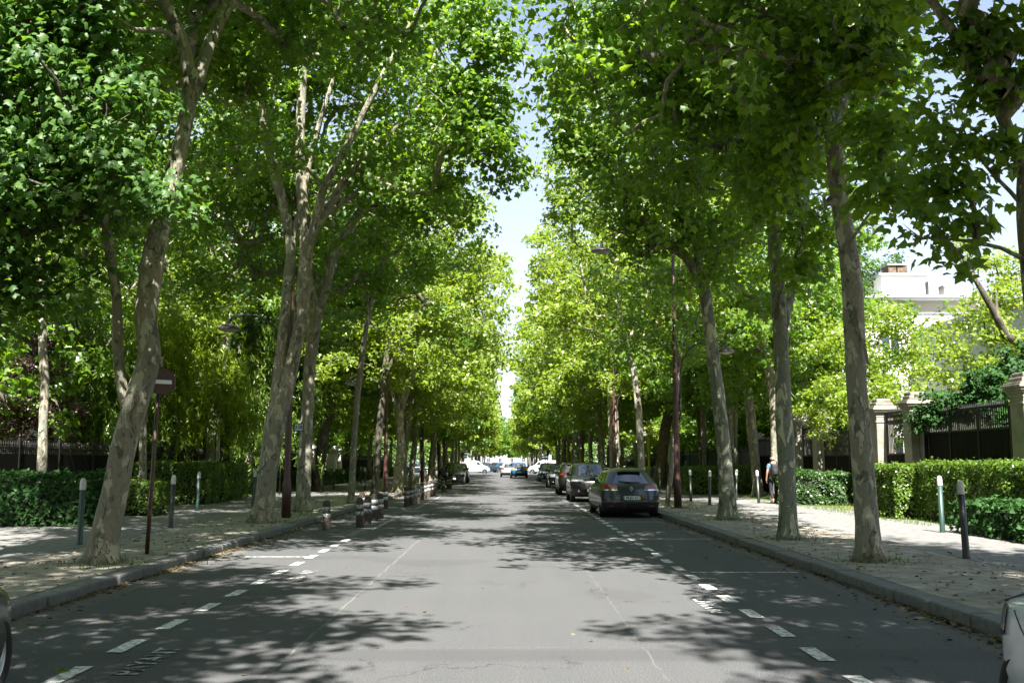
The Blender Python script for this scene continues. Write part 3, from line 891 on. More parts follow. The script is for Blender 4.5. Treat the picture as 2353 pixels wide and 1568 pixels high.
# ---- right kerb
near_tree('tall straight plane tree with flaking bark, nearest the camera on the right kerb', (1998, 1288),
    [[(1998, 1292, 29), (1992, 1200, 27), (1985, 1100, 25), (1975, 1000, 23), (1967, 880, 22), (1961, 760, 24), (1958, 660, 25), (1945, 560, 21), (1928, 450, 20), (1917, 340, 19), (1908, 280, 18)],
     [(1905, 300, 14), (1885, 240, 13, -.2), (1850, 130, 11, -.3), (1820, 0, 9, -.5), (1790, -200, 6, -.7)],
     [(1912, 310, 16), (1935, 220, 16, .3), (1947, 120, 15, .4), (1950, 0, 14, .4), (1950, -180, 10, .4)],
     [(1935, 470, 9), (1905, 462, 12, -.1), (1897, 470, 9, -.1)],
     [(1950, 560, 4), (1990, 500, 3, -1.0), (2030, 450, 2, -1.6)],
     [(1973, 745, 4, -.1), (1985, 790, 4, -.2), (1994, 835, 3, -.2)]],
    env=Env(7.2, 17.5, .6, 5.0, 4.2, sep=1.2), nsub=76, nper=6, seed=41, nleaf=46, lsize=.17, sides=20,
    sprays=[(2000, 300, 40, 13.6, 4), (2030, 350, 50, 13.4, 5), (2040, 440, 40, 13.2, 5), (2050, 550, 30, 13.0, 4), (2035, 610, 18, 13.0, 2), (1830, 270, 60, 15, 9), (1800, 330, 60, 16, 9), (1760, 450, 50, 17, 6),
            (1850, 80, 90, 14.5, 12), (2010, 120, 60, 14, 8), (2040, 30, 50, 14, 6)],
    prune=lambda p: px_of(p)[0] > 2080 or (px_of(p)[0] > 2005 and px_of(p)[1] > 520) or (1865 < px_of(p)[0] < 1995 and px_of(p)[1] > 250 and p[1] < 15.7))
near_tree('second plane tree from the camera on the right kerb, beside the walking man', (1810, 1237),
    [[(1810, 1240, 22), (1808, 1130, 19), (1803, 1010, 19), (1798, 880, 18), (1793, 760, 17), (1786, 650, 16), (1778, 540, 15), (1773, 450, 15), (1768, 370, 14)],
     [(1768, 380, 13), (1752, 270, 12, .2), (1738, 150, 11, .3), (1728, 0, 10, .4), (1720, -200, 7, .5)],
     [(1800, 750, 11), (1818, 670, 10, .3), (1834, 590, 9, .5), (1846, 500, 8, .7), (1860, 400, 6, 1)],
     [(1770, 390, 9), (1720, 300, 8, -.3), (1660, 210, 7, -.6), (1590, 120, 5, -1)],
     [(1772, 420, 7), (1740, 400, 6), (1700, 330, 5)]],
    env=Env(7.4, 18.0, 2.2, 5.0, 4.4, sep=1.4), nsub=54, nper=6, seed=42, nleaf=46, lsize=.17, sides=16, barkm='bark_green',
    sprays=[(1560, 120, 110, 19, 18), (1440, 90, 90, 19, 14), (1660, 260, 80, 19, 12), (1340, 110, 60, 19.5, 9), (1500, 240, 80, 20, 12), (1850, 520, 60, 19, 7), (1830, 400, 60, 19, 8), (1860, 640, 40, 19, 4)],
    prune=lambda p: px_of(p)[0] < 1300 or px_of(p)[0] > 2080)
near_tree('third plane tree from the camera on the right kerb, mottled trunk leaning towards the road', (1673, 1192),
    [[(1673, 1195, 21), (1669, 1110, 17), (1657, 970, 16), (1643, 860, 14), (1630, 760, 14), (1620, 680, 15), (1608, 630, 15)],
     [(1606, 640, 12), (1575, 590, 11), (1510, 548, 10, -.3), (1455, 505, 9, -.5), (1418, 425, 8, -.6), (1382, 330, 7, -.8), (1350, 200, 5, -1)],
     [(1608, 640, 11), (1597, 540, 9), (1572, 440, 9), (1530, 340, 9), (1505, 270, 7), (1488, 170, 5)],
     [(1618, 640, 11), (1655, 560, 8, .4), (1680, 470, 7, .6), (1715, 400, 5, .8)],
     [(1505, 300, 4), (1460, 275, 4), (1420, 290, 3)]],
    env=Env(8.0, 18.5, 2.6, 5.2, 4.6, sep=1.35), nsub=54, nper=6, seed=43, nleaf=46, lsize=.165, sides=16, barkm='bark_green',
    sprays=[(1290, 240, 46, 25, 9), (1330, 340, 60, 25.5, 12), (1400, 400, 70, 26, 12), (1440, 520, 50, 26, 7), (1300, 130, 50, 25, 8), (1560, 480, 90, 26, 12), (1680, 600, 90, 26, 14), (1580, 600, 70, 26, 8), (1450, 300, 90, 25, 12),
            (1700, 480, 90, 26, 12), (1760, 700, 50, 26, 5), (1480, 590, 36, 26, 3), (1620, 760, 30, 25.5, 0)],
    prune=lambda p: px_of(p)[0] < 1262 or (px_of(p)[1] > 500 and px_of(p)[0] < 1420))
near_tree('pale trunk of the fourth right kerb plane tree, above the black parked car', (1412, 1125),
    [[(1414, 1127, 13), (1411, 1050, 12), (1408, 960, 12), (1404, 870, 10), (1400, 800, 8)], [(1400, 820, 5), (1360, 740, 4), (1340, 640, 3)], [(1402, 830, 6), (1440, 740, 5), (1470, 640, 4)]],
    env=Env(5.4, 18.0, 4.4, 5.6, 4.6, sep=1.4), nsub=48, nper=7, seed=44, leafm='leaf_yel', lsize=.23, tmpl='mid', sides=12, prune=lambda p: p[0] < .8)
near_tree('slim curved grey plane tree behind the grey estate car', (1478, 1150),
    [[(1478, 1151, 8), (1472, 1040, 8), (1466, 940, 8), (1455, 850, 7), (1435, 770, 6), (1420, 700, 4)], [(1440, 790, 4), (1480, 700, 3), (1500, 600, 3)]],
    env=Env(6.4, 17.5, 4.6, 5.2, 4.2, sep=1.4), nsub=46, nper=6, seed=45, leafm='leaf_yel', lsize=.22, tmpl='mid', sides=10, prune=lambda p: p[0] < .95, Y=40)
near_tree('young slender tree leaning beside the right lamp post', (1531, 1163),
    [[(1531, 1165, 6), (1542, 1080, 6), (1550, 980, 5), (1556, 880, 5), (1566, 790, 4), (1575, 700, 3)], [(1562, 820, 3), (1600, 740, 3), (1620, 660, 2)]],
    env=Env(5.2, 9, 1.6, 1.8, 1.8, sep=1.0), nsub=12, nper=5, seed=46, lsize=.2, tmpl='mid', sides=8)
near_tree('brown rough-barked tree with a wide split foot behind the right pavement', (1518, 1110),
    [[(1512, 1110, 15), (1520, 1050, 13), (1527, 990, 12), (1545, 900, 9), (1556, 820, 7)], [(1518, 1040, 6), (1538, 1090, 6), (1546, 1112, 5)], [(1545, 900, 5), (1520, 830, 4)]],
    env=Env(5.2, 15, 4.0, 4.0, 4.0, sep=1.4), nsub=34, nper=6, seed=47, lsize=.25, tmpl='mid', sides=12, barkm='bark_rough', Y=60, leafm='leaf', group='plane trees of the inner rows')
near_tree('forked plane tree rising behind the walking man', (1783, 1143),
    [[(1785, 1145, 14), (1783, 1050, 12), (1781, 950, 13), (1776, 890, 13), (1764, 840, 11), (1752, 780, 10), (1744, 720, 9)], [(1784, 900, 9), (1800, 800, 7), (1820, 700, 6)]],
    env=Env(5.8, 15, 3.0, 3.6, 4.0, sep=1.4), nsub=36, nper=6, seed=48, lsize=.24, tmpl='mid', sides=12, Y=40.5, group='plane trees of the inner rows', prune=lambda p: px_of(p)[0] > 1960)
near_tree('plane tree with a curving trunk between the mottled tree and the walking man', (1742, 1136),
    [[(1742, 1138, 12), (1735, 1060, 11), (1726, 980, 11), (1718, 900, 10), (1706, 850, 9), (1700, 790, 7)], [(1702, 800, 4), (1670, 720, 4)], [(1704, 810, 5), (1730, 720, 4)]],
    env=Env(5.0, 14.5, 3.4, 3.6, 4.0, sep=1.4), nsub=36, nper=6, seed=49, lsize=.24, tmpl='mid', sides=12, Y=45, group='plane trees of the inner rows', prune=lambda p: px_of(p)[0] > 1960)
near_tree('thin straight pale sapling behind the mottled tree', (1690, 1125),
    [[(1690, 1126, 6), (1689, 1000, 5), (1691, 880, 5), (1690, 780, 4)]],
    env=Env(5.4, 9.5, 2, 2, 2, sep=1.1), nsub=12, nper=5, seed=50, lsize=.24, tmpl='mid', sides=8, Y=52, group='plane trees of the inner rows')
near_tree('thin dark sapling in the bed between the lamp post and the mottled tree', (1610, 1118),
    [[(1610, 1120, 4), (1606, 1000, 4), (1598, 860, 3), (1590, 760, 2)]],
    env=Env(4.6, 10, 2.2, 2.2, 2.2, sep=1.1), nsub=14, nper=5, seed=51, lsize=.24, tmpl='mid', sides=8, barkm='bark_dark', Y=56, group='plane trees of the inner rows')
# tree off the right edge whose boughs hang into the upper right corner
near_tree('plane tree at the right edge whose large-leaved boughs hang into the upper right corner', (2420, 1380),
    [[(2420, 1380, 40), (2400, 1000, 33), (2385, 760, 26), (2362, 600, 18), (2348, 500, 13), (2350, 380, 12)],
     [(2360, 600, 7), (2300, 570, 5, -.2), (2240, 556, 5, -.3), (2170, 548, 3, -.4), (2110, 545, 2, -.5)],
     [(2355, 480, 6), (2320, 440, 5), (2280, 400, 4, -.1), (2235, 345, 3, -.2), (2215, 300, 2, -.3)],
     [(2350, 420, 5), (2310, 370, 4, .1), (2270, 345, 3, .2)],
     [(2350, 390, 13), (2300, 260, 15, -.2), (2220, 120, 13, -.4), (2140, 0, 11, -.6), (2080, -100, 8, -.8)],
     [(2350, 380, 12), (2380, 200, 12, .3), (2400, 0, 10, .4)]],
    env=Env(7.6, 15, .8, 5.4, 2.6, sep=1.1), nsub=40, nper=6, nleaf=23, seed=61, lsize=.15, sides=16, leafm='leaf', cr=.42, rnd=.5,
    sprays=[(2230, 60, 60, 10.8, 7), (2320, 90, 60, 10.6, 7), (2170, 120, 36, 10.8, 4), (2240, 190, 46, 10.7, 6), (2320, 220, 50, 10.8, 6), (2150, 250, 26, 11, 2), (2180, 330, 40, 10.8, 5), (2260, 320, 34, 10.8, 4),
            (2140, 420, 40, 10.9, 4), (2200, 440, 30, 10.8, 3), (2110, 500, 30, 11.0, 3), (2175, 530, 26, 10.8, 3), (2240, 520, 20, 10.8, 2), (2090, 590, 18, 11.0, 2), (2200, 600, 16, 10.7, 2), (2230, 490, 20, 10.7, 1), (2330, 330, 30, 10.8, 2)],
    prune=lambda p: (px_of(p)[0] < 2150 and -40 < px_of(p)[1] < 220) or (px_of(p)[0] < 2175 and px_of(p)[1] > 535) or (px_of(p)[1] > 640) or (px_of(p)[0] > 2255 and px_of(p)[1] > 420))

# ---- inner row, left
near_tree('thin grey tree rising behind the near left hedge', (93, 1147),
    [[(93, 1147, 12), (97, 1050, 11), (99, 980, 10), (103, 880, 10), (98, 780, 9), (95, 680, 9), (88, 590, 8), (80, 500, 6)], [(95, 680, 5), (130, 600, 4), (150, 500, 3)], [(90, 600, 5), (50, 520, 4), (30, 430, 3)]],
    env=Env(7.0, 14.5, 3.2, 3.4, 3.2, sep=1.3), nsub=22, nper=6, seed=71, lsize=.2, tmpl='mid', sides=12, Y=26.2, group='plane trees of the inner rows', barkm='bark', prune=lambda p: px_of(p)[1] > 600)
near_tree('stout plane tree veiled by yellow-green weeping foliage, behind the long left hedge', (483, 1138),
    [[(483, 1140, 17), (487, 1060, 16), (493, 960, 15), (507, 860, 13), (522, 760, 11), (535, 660, 10), (552, 560, 9), (560, 500, 8)], [(540, 600, 6), (510, 520, 5), (490, 400, 4)], [(550, 560, 6), (590, 480, 5), (620, 380, 4)]],
    env=Env(8.0, 17, 4.2, 4.4, 4.2, sep=1.35), nsub=30, nper=6, seed=72, lsize=.22, tmpl='mid', sides=12, Y=43.5, group='plane trees of the inner rows')
near_tree('plane tree with sun-flecked foot past the end of the long left hedge', (562, 1135),
    [[(562, 1137, 14), (568, 1080, 12), (563, 1000, 11), (555, 930, 10), (550, 820, 8), (552, 700, 7)], [(550, 760, 5), (590, 680, 4)]],
    env=Env(7.0, 16, 4.0, 4.0, 4.0, sep=1.35), nsub=28, nper=6, seed=73, lsize=.23, tmpl='mid', sides=12, group='plane trees of the inner rows', leafm='leaf_dark')
near_tree('sun-flecked leafy tree high up behind the leaning plane tree', (330, 1120),
    [[(330, 1120, 9), (330, 900, 9), (340, 700, 7), (360, 560, 5)]],
    env=Env(6.6, 15.5, 4.6, 4.8, 4.2, sep=1.35), nsub=30, nper=6, seed=74, lsize=.2, tmpl='mid', sides=10, Y=34, group='plane trees of the inner rows', leafm='leaf_yel')

# ---- weeping bamboo-like greenery and the purple plum
def lance_bush(label, name, spots, seed, m, size, n, cat, zlow, Yr):
    rs = np.random.RandomState(seed); rg = random.Random(seed)
    b = Vector((up(spots[0][0], 1000, Yr).x, Yr, PAV))
    e = empty(name, b, 0, label, cat)
    mb = MB(); PP = []; NN = []; DD = []
    for (px, py, rp, Y_, k) in spots:
        c0 = up(px, py, Y_) - b
        root = Vector((c0.x * .6 + rg.uniform(-.5, .5), c0.y * .7, 0))
        mb.tube([root, root.lerp(c0, .6) + Vector((0, 0, .6)), c0], [.03, .022, .008], n=5)
        for _ in range(k):
            c = np.array(c0) + rs.normal(size=3) * rp * Y_ / 2287 * np.array([.62, .5, .62])
            if c[2] + b.z < zlow: continue
            # a drooping wand of leaves
            L_ = rs.uniform(.5, 1.1); dx, dy = rs.normal(size=2) * .35
            t = rs.random(n)
            P = c + np.stack([dx * t + rs.normal(size=n) * .07, dy * t + rs.normal(size=n) * .07, -L_ * t * t - .1 * t], 1)
            PP.append(P); NN.append(rs.normal(size=(n, 3)) + np.array([0, -.4, .5]))
            DD.append(np.stack([rs.normal(size=n) * .5 + dx, rs.normal(size=n) * .5 + dy, -np.abs(rs.normal(size=n)) - .6], 1))
    o = mb.build('stems', M['bark_dark'], e)
    P = np.concatenate(PP); o = link(bpy.data.objects.new('foliage', leaves_mesh('foliage', P, np.concatenate(NN), np.concatenate(DD), size * rs.uniform(.7, 1.3, len(P)), 'lance', [M[m]]))); o.parent = e
    return e
lance_bush('yellow-green bamboo drooping over the black railings beside the leaning plane tree', 'bamboo', [(430, 760, 80, 39, 150), (480, 700, 40, 39, 60), (400, 860, 80, 39, 150), (500, 900, 70, 38.5, 130), (440, 960, 50, 38.5, 50), (530, 850, 40, 38.5, 70), (560, 950, 36, 38.5, 40), (360, 720, 50, 39.5, 60)], 5, 'leaf_bamboo', .30, 26, 'bamboo', 2.3, 39)
lance_bush('dark green bamboo thicket left of the leaning plane tree', 'bamboo', [(200, 760, 80, 38, 140), (240, 870, 80, 38, 140), (190, 920, 60, 37.5, 90), (260, 960, 50, 37, 60), (160, 680, 60, 38, 60), (330, 950, 50, 38.5, 60), (300, 800, 60, 39, 80)], 6, 'leaf_hedge', .30, 26, 'bamboo', 1.6, 38)
lance_bush('dim bamboo thicket between the two twin-stemmed trunks and the weeping bamboo', 'bamboo', [(620, 760, 60, 47, 90), (600, 880, 60, 47, 100), (650, 980, 60, 47, 60), (760, 880, 40, 50, 50), (570, 1000, 50, 46, 60)], 7, 'leaf_hedge', .32, 26, 'bamboo', 1.8, 47)

near_tree('purple-leaved plum tree at the far left behind the railings', (40, 1110),
    [[(40, 1112, 12), (45, 1040, 10), (50, 960, 9)], [(50, 960, 5), (20, 880, 4), (-10, 820, 3)], [(50, 960, 5), (90, 870, 4), (120, 820, 3)]],
    nleaf=90, lsize=.11, tmpl='mid', seed=81, barkm='bark_dark', leafm='leaf_purple', name='plum_tree', cat='tree', group='garden trees on the left', cr=.5, Y=36, sides=8,
    sprays=[(20, 850, 70, 36, 30), (90, 870, 60, 36, 26), (60, 940, 70, 35.5, 30), (130, 970, 40, 35.5, 16), (10, 980, 60, 35.5, 22), (90, 1010, 50, 35.2, 14), (40, 800, 50, 36.5, 14), (-60, 900, 80, 36, 24)])
near_tree('dark chestnut-like tree above the purple plum tree', (-20, 1120),
    [[(-20, 1120, 10), (-10, 900, 9), (10, 760, 7)]],
    nleaf=60, lsize=.24, tmpl='mid', seed=82, barkm='bark_dark', leafm='leaf_yel', name='garden_tree', cat='tree', group='garden trees on the left', cr=.8, Y=41, sides=8,
    sprays=[(20, 640, 80, 41, 20), (60, 720, 70, 41, 16), (150, 620, 80, 41, 18), (30, 760, 50, 41, 8), (250, 640, 70, 42, 14), (200, 540, 90, 42, 12)])

# ---- sunny garden trees in front of the white house
def sunny(label, base, Y_, sprays, seed, m='leaf_yel', limbs=(), bk='bark_dark', ls=.15):
    return near_tree(label, base, [[(base[0], base[1], 9), (base[0] + 6, base[1] - 110, 8), (base[0] - 4, base[1] - 220, 6)]] + list(limbs), nleaf=70, lsize=ls, tmpl='mid', seed=seed, barkm=bk, leafm=m,
                     name='garden_tree', cat='tree', group='garden trees on the right', cr=.62, Y=Y_, sides=8, sprays=sprays, twig=.008)
sunny('bright yellow-green tree between the right trunks and the white house, behind the gate piers', (2010, 1110), 37,
      [(1920, 860, 60, 37, 18), (1990, 800, 46, 37, 12), (2040, 760, 34, 37, 8), (1950, 940, 50, 36.5, 14), (2060, 860, 50, 37, 12), (2020, 920, 40, 36.5, 12), (2090, 800, 26, 37, 5), (1900, 760, 50, 38, 12), (2120, 920, 36, 36.5, 8), (2060, 720, 20, 37, 3), (2110, 850, 30, 37, 5), (1880, 960, 40, 38, 8)], 91)
sunny('bright yellow-green tree on the far right overhanging the wall', (2310, 1110), 31,
      [(2190, 800, 40, 31, 9), (2240, 730, 40, 31, 10), (2300, 680, 50, 31.5, 14), (2260, 830, 50, 31, 13), (2330, 790, 50, 31, 14), (2320, 880, 50, 31, 12), (2200, 870, 24, 31, 4), (2240, 600, 24, 32, 5), (2300, 600, 20, 32, 3), (2370, 640, 50, 32, 12), (2160, 760, 16, 31, 2), (2215, 560, 14, 32, 3)], 92,
      limbs=[[(2420, 800, 12, -.4), (2350, 792, 11, -.6), (2310, 770, 10, -.8), (2280, 710, 8, -.9), (2245, 650, 6, -1), (2215, 600, 4, -1)], [(2310, 770, 5, -.8), (2290, 720, 4, -.6), (2288, 680, 3, -.4)]])
sunny('deep green leafy tree behind the second and first right kerb trees', (1890, 1110), 46,
      [(1900, 640, 60, 46, 12), (1960, 560, 50, 47, 10), (1880, 540, 80, 46, 14), (1860, 760, 60, 46, 12), (1920, 820, 40, 46, 8), (1860, 880, 60, 46, 12), (1980, 460, 60, 48, 10), (2020, 360, 50, 48, 8), (2010, 250, 50, 48, 8), (2050, 180, 40, 48, 5), (2070, 90, 40, 48, 5), (1960, 330, 70, 48, 10), (2040, 270, 30, 48, 4), (1940, 700, 40, 46, 8)], 93, m='leaf', ls=.24)
# ------------------------------------------------------------------ hedges
M['black_iron'] = mat('black_iron', (.006, .006, .0065), .5, spec=.4)
M['black_sheet'] = mat('black_sheet_metal', (.006, .0055, .005), .85, noise=(3, (.012, .010, .009), .4, .7, 5), spec=.12)
M['stone'] = mat('pier_stone', (.25, .235, .195), .85, noise=(2.2, (.15, .14, .115), .45, .7, 7), bump=(14, .4, .01))
M['stone_cap'] = mat('weathered_cap_stone', (.15, .14, .12), .9, noise=(5, (.27, .25, .21), .45, .65, 7), bump=(14, .6, .015))
M['white_stone'] = mat('white_stone', (.55, .54, .50), .8, noise=(3, (.40, .39, .36), .5, .7, 5))
M['wall_white'] = mat('white_render', (.62, .62, .625), .85, noise=(.8, (.48, .48, .47), .5, .8, 8))
M['wall_warm'] = mat('cornice_stone', (.40, .36, .30), .85)
M['wall_shaded'] = mat('shaded_white_render', (.52, .53, .55), .85, noise=(1.5, (.46, .47, .49), .5, .75, 5))  # greyer copy of the white render, the wing's shade put into the colour
M['brick'] = mat('chimney_brick', (.085, .048, .03), .9, noise=(9, (.15, .115, .075), .45, .6, 3))
M['glass'] = mat('window_glass', (.03, .04, .045), .06, spec=.9)
M['zinc'] = mat('zinc_roof', (.30, .31, .32), .5, metal=.3)
M['grey_trim'] = mat('grey_trim', (.30, .31, .32), .7)

def hedge(label, x0, x1, y0, y1, h, seed, leafm='leaf_hedge', ls=.055, dens=900, rough=.07, M4=None, cat='hedge', name='hedge', group='clipped hedges along the pavements', z0=PAV):
    rs = np.random.RandomState(seed)
    cx, cy = (x0 + x1) / 2, (y0 + y1) / 2
    e = empty(name, (cx, cy, z0), 0, label, cat, group)
    if M4: e.rotation_euler = (0, 0, M4)
    hx, hy = (x1 - x0) / 2, (y1 - y0) / 2
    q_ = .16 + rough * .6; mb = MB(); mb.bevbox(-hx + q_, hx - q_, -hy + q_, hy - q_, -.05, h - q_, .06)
    o = mb.build('dark_core', M['core'], e)  # solid near-black box stands in for the shade inside the hedge
    A = [('f', 2 * hx * h), ('b', 2 * hx * h * .3), ('l', 2 * hy * h), ('r', 2 * hy * h), ('t', 4 * hx * hy)]
    P = []; NN = []
    ph = rs.random(8) * 6.28
    for k, a in A:
        n = int(a * dens)
        if n < 1: continue
        u, v = rs.uniform(-1, 1, n), rs.random(n)
        if k in 'fb':
            s = -1 if k == 'f' else 1
            p = np.stack([u * hx, np.full(n, s * hy), v ** .85 * h], 1); nn = np.tile([0, s, .55], (n, 1))
        elif k in 'lr':
            s = -1 if k == 'l' else 1
            p = np.stack([np.full(n, s * hx), u * hy, v ** .85 * h], 1); nn = np.tile([s, 0, .55], (n, 1))
        else:
            p = np.stack([u * hx, rs.uniform(-1, 1, n) * hy, np.full(n, h)], 1); nn = np.tile([0, 0, 1.0], (n, 1))
        # lumpy surface: the foliage swells and sinks
        w = (np.sin(p[:, 0] * 3.1 + ph[0] + p[:, 2] * 2.2) + np.sin(p[:, 1] * 3.7 + ph[1] - p[:, 2] * 3.1) + np.sin(p[:, 0] * 7.3 + p[:, 1] * 6.1 + ph[2]) + np.sin(p[:, 2] * 8.3 + p[:, 0] * 5 + ph[3])) * .25
        nu = nn / np.linalg.norm(nn, axis=1, keepdims=True)
        shoot = np.where(rs.random(n) < .035, rs.random(n) * .16, 0)
        p = p + nu * (w * rough * 1.35 - np.abs(rs.normal(size=n)) * .05 + shoot)[:, None] * np.array([1, 1, .7])
        keep = rs.random(n) < (.6 + .4 * np.clip(w + .9, 0, 1)) * np.where(p[:, 2] < .18 * h, .55, 1)
        P.append(p[keep]); NN.append(nn[keep])
    P = np.concatenate(P); NN = np.concatenate(NN)
    NN = NN + rs.normal(size=NN.shape) * .6
    D = rs.normal(size=P.shape) + np.array([0, -.2, .3])
    o = link(bpy.data.objects.new('foliage', leaves_mesh('foliage', P, NN, D, ls * rs.uniform(.7, 1.4, len(P)), 'mid' if ls > .07 else 'far', [M[leafm]]))); o.parent = e
    return e

hedge('glossy dark laurel hedge nearest the camera on the left, behind the green and white bollard', -15.5, -9.75, 23.8, 25.2, 1.24, 1, 'leaf_laurel', .115, 380, .12)
hedge('low light green hedge block just right of the leaning plane tree', -13.2, -9.9, 28.6, 29.9, .96, 2, 'leaf_hedge', .07, 900)
hedge('long clipped box hedge in front of the black railings on the left', -24, -10.75, 36.2, 37.8, 1.52, 3, 'leaf_hedge', .08, 700)
hedge('returning end of the long clipped hedge, running away from the camera', -12.4, -10.78, 37.9, 42.0, 1.46, 13, 'leaf_hedge', .08, 600)
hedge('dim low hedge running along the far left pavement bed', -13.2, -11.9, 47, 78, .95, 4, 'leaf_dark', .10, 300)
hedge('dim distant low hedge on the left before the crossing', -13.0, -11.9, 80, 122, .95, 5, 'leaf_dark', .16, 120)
hedge('sunlit straggly hedge end under the stone piers, right of the nearest right kerb tree', 10.35, 12.3, 26.8, 29.0, 1.40, 6, 'leaf_hedge', .065, 1000, .13)
hedge('long sunlit clipped hedge running along the sheet fence to the right edge', 10.85, 12.35, 17.5, 26.7, 1.47, 7, 'leaf_hedge', .065, 900, .12)
hedge('low glossy shrub bed at the right edge behind the black bollard', 9.65, 10.95, 17.6, 22.0, .68, 8, 'leaf_laurel', .11, 480, .14)
hedge('dim loose shrubs behind the walking man and the second right kerb tree', 9.9, 12.3, 35.4, 37.2, 1.12, 9, 'leaf_dark', .09, 700, .2)
hedge('dim rose-like bushes in front of the gate on the right', 12.1, 14.5, 33.0, 34.6, 1.0, 10, 'leaf_dark', .09, 500, .25)
hedge('clipped green hedge behind the right-hand row of small bollards', 8.35, 11.5, 47.0, 48.4, 1.28, 11, 'leaf_hedge', .10, 500, .1)
hedge('clipped hedge stretching far along the right pavement bed', 10.8, 12.0, 50, 122, 1.1, 12, 'leaf_dark', .15, 130)

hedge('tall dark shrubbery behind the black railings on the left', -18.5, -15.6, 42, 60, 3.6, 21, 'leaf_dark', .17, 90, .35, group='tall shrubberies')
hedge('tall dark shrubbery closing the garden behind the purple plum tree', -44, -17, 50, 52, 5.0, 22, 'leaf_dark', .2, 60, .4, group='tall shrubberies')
hedge('tall shrubbery beyond the white pillars on the left', -19, -16.5, 62, 124, 4.2, 23, 'leaf', .24, 50, .4, group='tall shrubberies')
hedge('tall shrubbery beyond the pale hoarding on the right', 15.5, 18, 51, 124, 4.4, 24, 'leaf', .24, 50, .4, group='tall shrubberies')
hedge('leafy shrubbery along the far left pavement past the crossing', -15, -13, 170, 290, 4.4, 25, 'leaf', .34, 24, .4, group='tall shrubberies')
hedge('leafy shrubbery along the far right pavement past the crossing', 13, 15, 170, 290, 4.4, 26, 'leaf', .34, 24, .4, group='tall shrubberies')
hedge('shrubbery far down the side street on the left', -66, -63, 120, 176, 6, 27, 'leaf_dark', .34, 24, .4, group='tall shrubberies')
hedge('shrubbery far down the side street on the right', 63, 66, 120, 176, 6, 28, 'leaf_dark', .34, 24, .4, group='tall shrubberies')

hedge('shrubbery closing the view up the side street on the left', -62, -15.5, 171, 173, 6, 29, 'leaf', .34, 26, .5, group='tall shrubberies')
hedge('shrubbery closing the view up the side street on the right', 15.5, 62, 171, 173, 6, 30, 'leaf', .34, 26, .5, group='tall shrubberies')
# ------------------------------------------------------------------ iron fences and stone piers
def iron_fence(label, x, y0, y1, h, step=.13, solid=0.0, post=2.6, name='iron_fence', z0=PAV, back=0, group='black iron fences'):
    e = empty(name, (x, y0, z0), 0, label, 'fence', group)
    mb = MB(); y = 0; L_ = y1 - y0
    n = int(L_ / step)
    for i in range(n):
        y = i * step
        mb.box(-.011, .011, y - .011, y + .011, .06, h - .12)
        mb.add([(-.02, y - .02, h - .12), (.02, y - .02, h - .12), (.02, y + .02, h - .12), (-.02, y + .02, h - .12), (0, y, h)], [(0, 1, 4), (1, 2, 4), (2, 3, 4), (3, 0, 4)])
    mb.build('bars', M['black_iron'], e)
    for z in (.16, h - .26):
        r = MB(); r.box(-.025, .025, 0, L_, z, z + .045); r.build('rail', M['black_iron'], e)
    if solid:
        s = MB(); s.box(.014, .018, 0, L_, .1, solid); s.build('sheet_panel', M['black_sheet'], e)
    y = 0
    while y < L_ + .1:
        p = MB(); p.bevbox(-.04, .04, y - .04, y + .04, 0, h + .06, .012)
        p.lathe([(.02, h + .06), (.045, h + .10), (.03, h + .15), (.002, h + .18)], 8, M=Matrix.Translation((0, y, 0)))
        p.build('post', M['black_iron'], e)
        y += post
    return e
iron_fence('long black railing along the gardens on the left, behind the clipped hedges', -14.2, 24, 60, 2.15, solid=1.75)
iron_fence('black railing between the white gate pillars on the left', -14.2, 62, 71, 2.15, .16, solid=1.7)
iron_fence('far black railing on the left up to the crossing', -14.2, 84.5, 124, 2.15, .22, solid=1.7, post=4)

def pier(label, x, y, h, w=.29, m='stone', cap='stone_cap', name='stone_pier', group='stone gate piers'):
    e = empty(name, (x, y, PAV), 0, label, 'pier', group)
    mb = MB()
    mb.bevbox(-w - .06, w + .06, -w - .06, w + .06, -.05, .42, .02)
    mb.bevbox(-w, w, -w, w, .40, h - .62, .02)
    for zz in (.9, 1.45, 2.0, 2.55): 
        if zz < h - .8: mb.box(-w - .004, w + .004, -w - .004, w + .004, zz, zz + .012)
    mb.build('shaft', M[m], e)
    c = MB()
    for i, (a, z0, z1) in enumerate([(.025, h - .80, h - .74), (.01, h - .622, h - .52), (.05, h - .518, h - .45), (.10, h - .448, h - .38), (.145, h - .378, h - .31), (.09, h - .308, h - .25)]):
        c.bevbox(-w - a, w + a, -w - a, w + a, z0, z1, .012)
    c.build('moulding', M[m], e)
    t = MB()
    t.bevbox(-w + .0, w - .0, -w + .0, w - .0, h - .249, h - .12, .03)
    t.bevbox(-w + .05, w - .05, -w + .05, w - .05, h - .121, h, .04)
    t.build('cap', M[cap], e)
    return e
XP = 12.6
pier('stone gate pier with heavy moulded cap, at the right edge', 12.95, 24.6, 3.72, .34)
pier('stone gate pier left of the vine-covered sheet fence', XP, 30.7, 3.66, .29)
pier('sunlit stone gate pier partly behind the nearest right kerb tree', XP, 33.5, 3.62, .29)
pier('stone gate pier just right of the second right kerb tree', XP, 40.0, 3.62, .30)
pier('shaded stone gate pier behind the second right kerb tree', XP, 42.9, 3.62, .30)
pier('shaded stone gate pier behind the curving inner tree on the right', XP, 50.5, 3.0, .28)
pier('pale far stone pier beside the split-foot tree', XP, 76.5, 3.5, .38, 'white_stone')
pier('far white gate pillar on the left, behind the twin-stemmed tree', -14.2, 61.2, 2.8, .34, 'white_stone', 'white_stone', 'gate_pillar', 'white gate pillars')
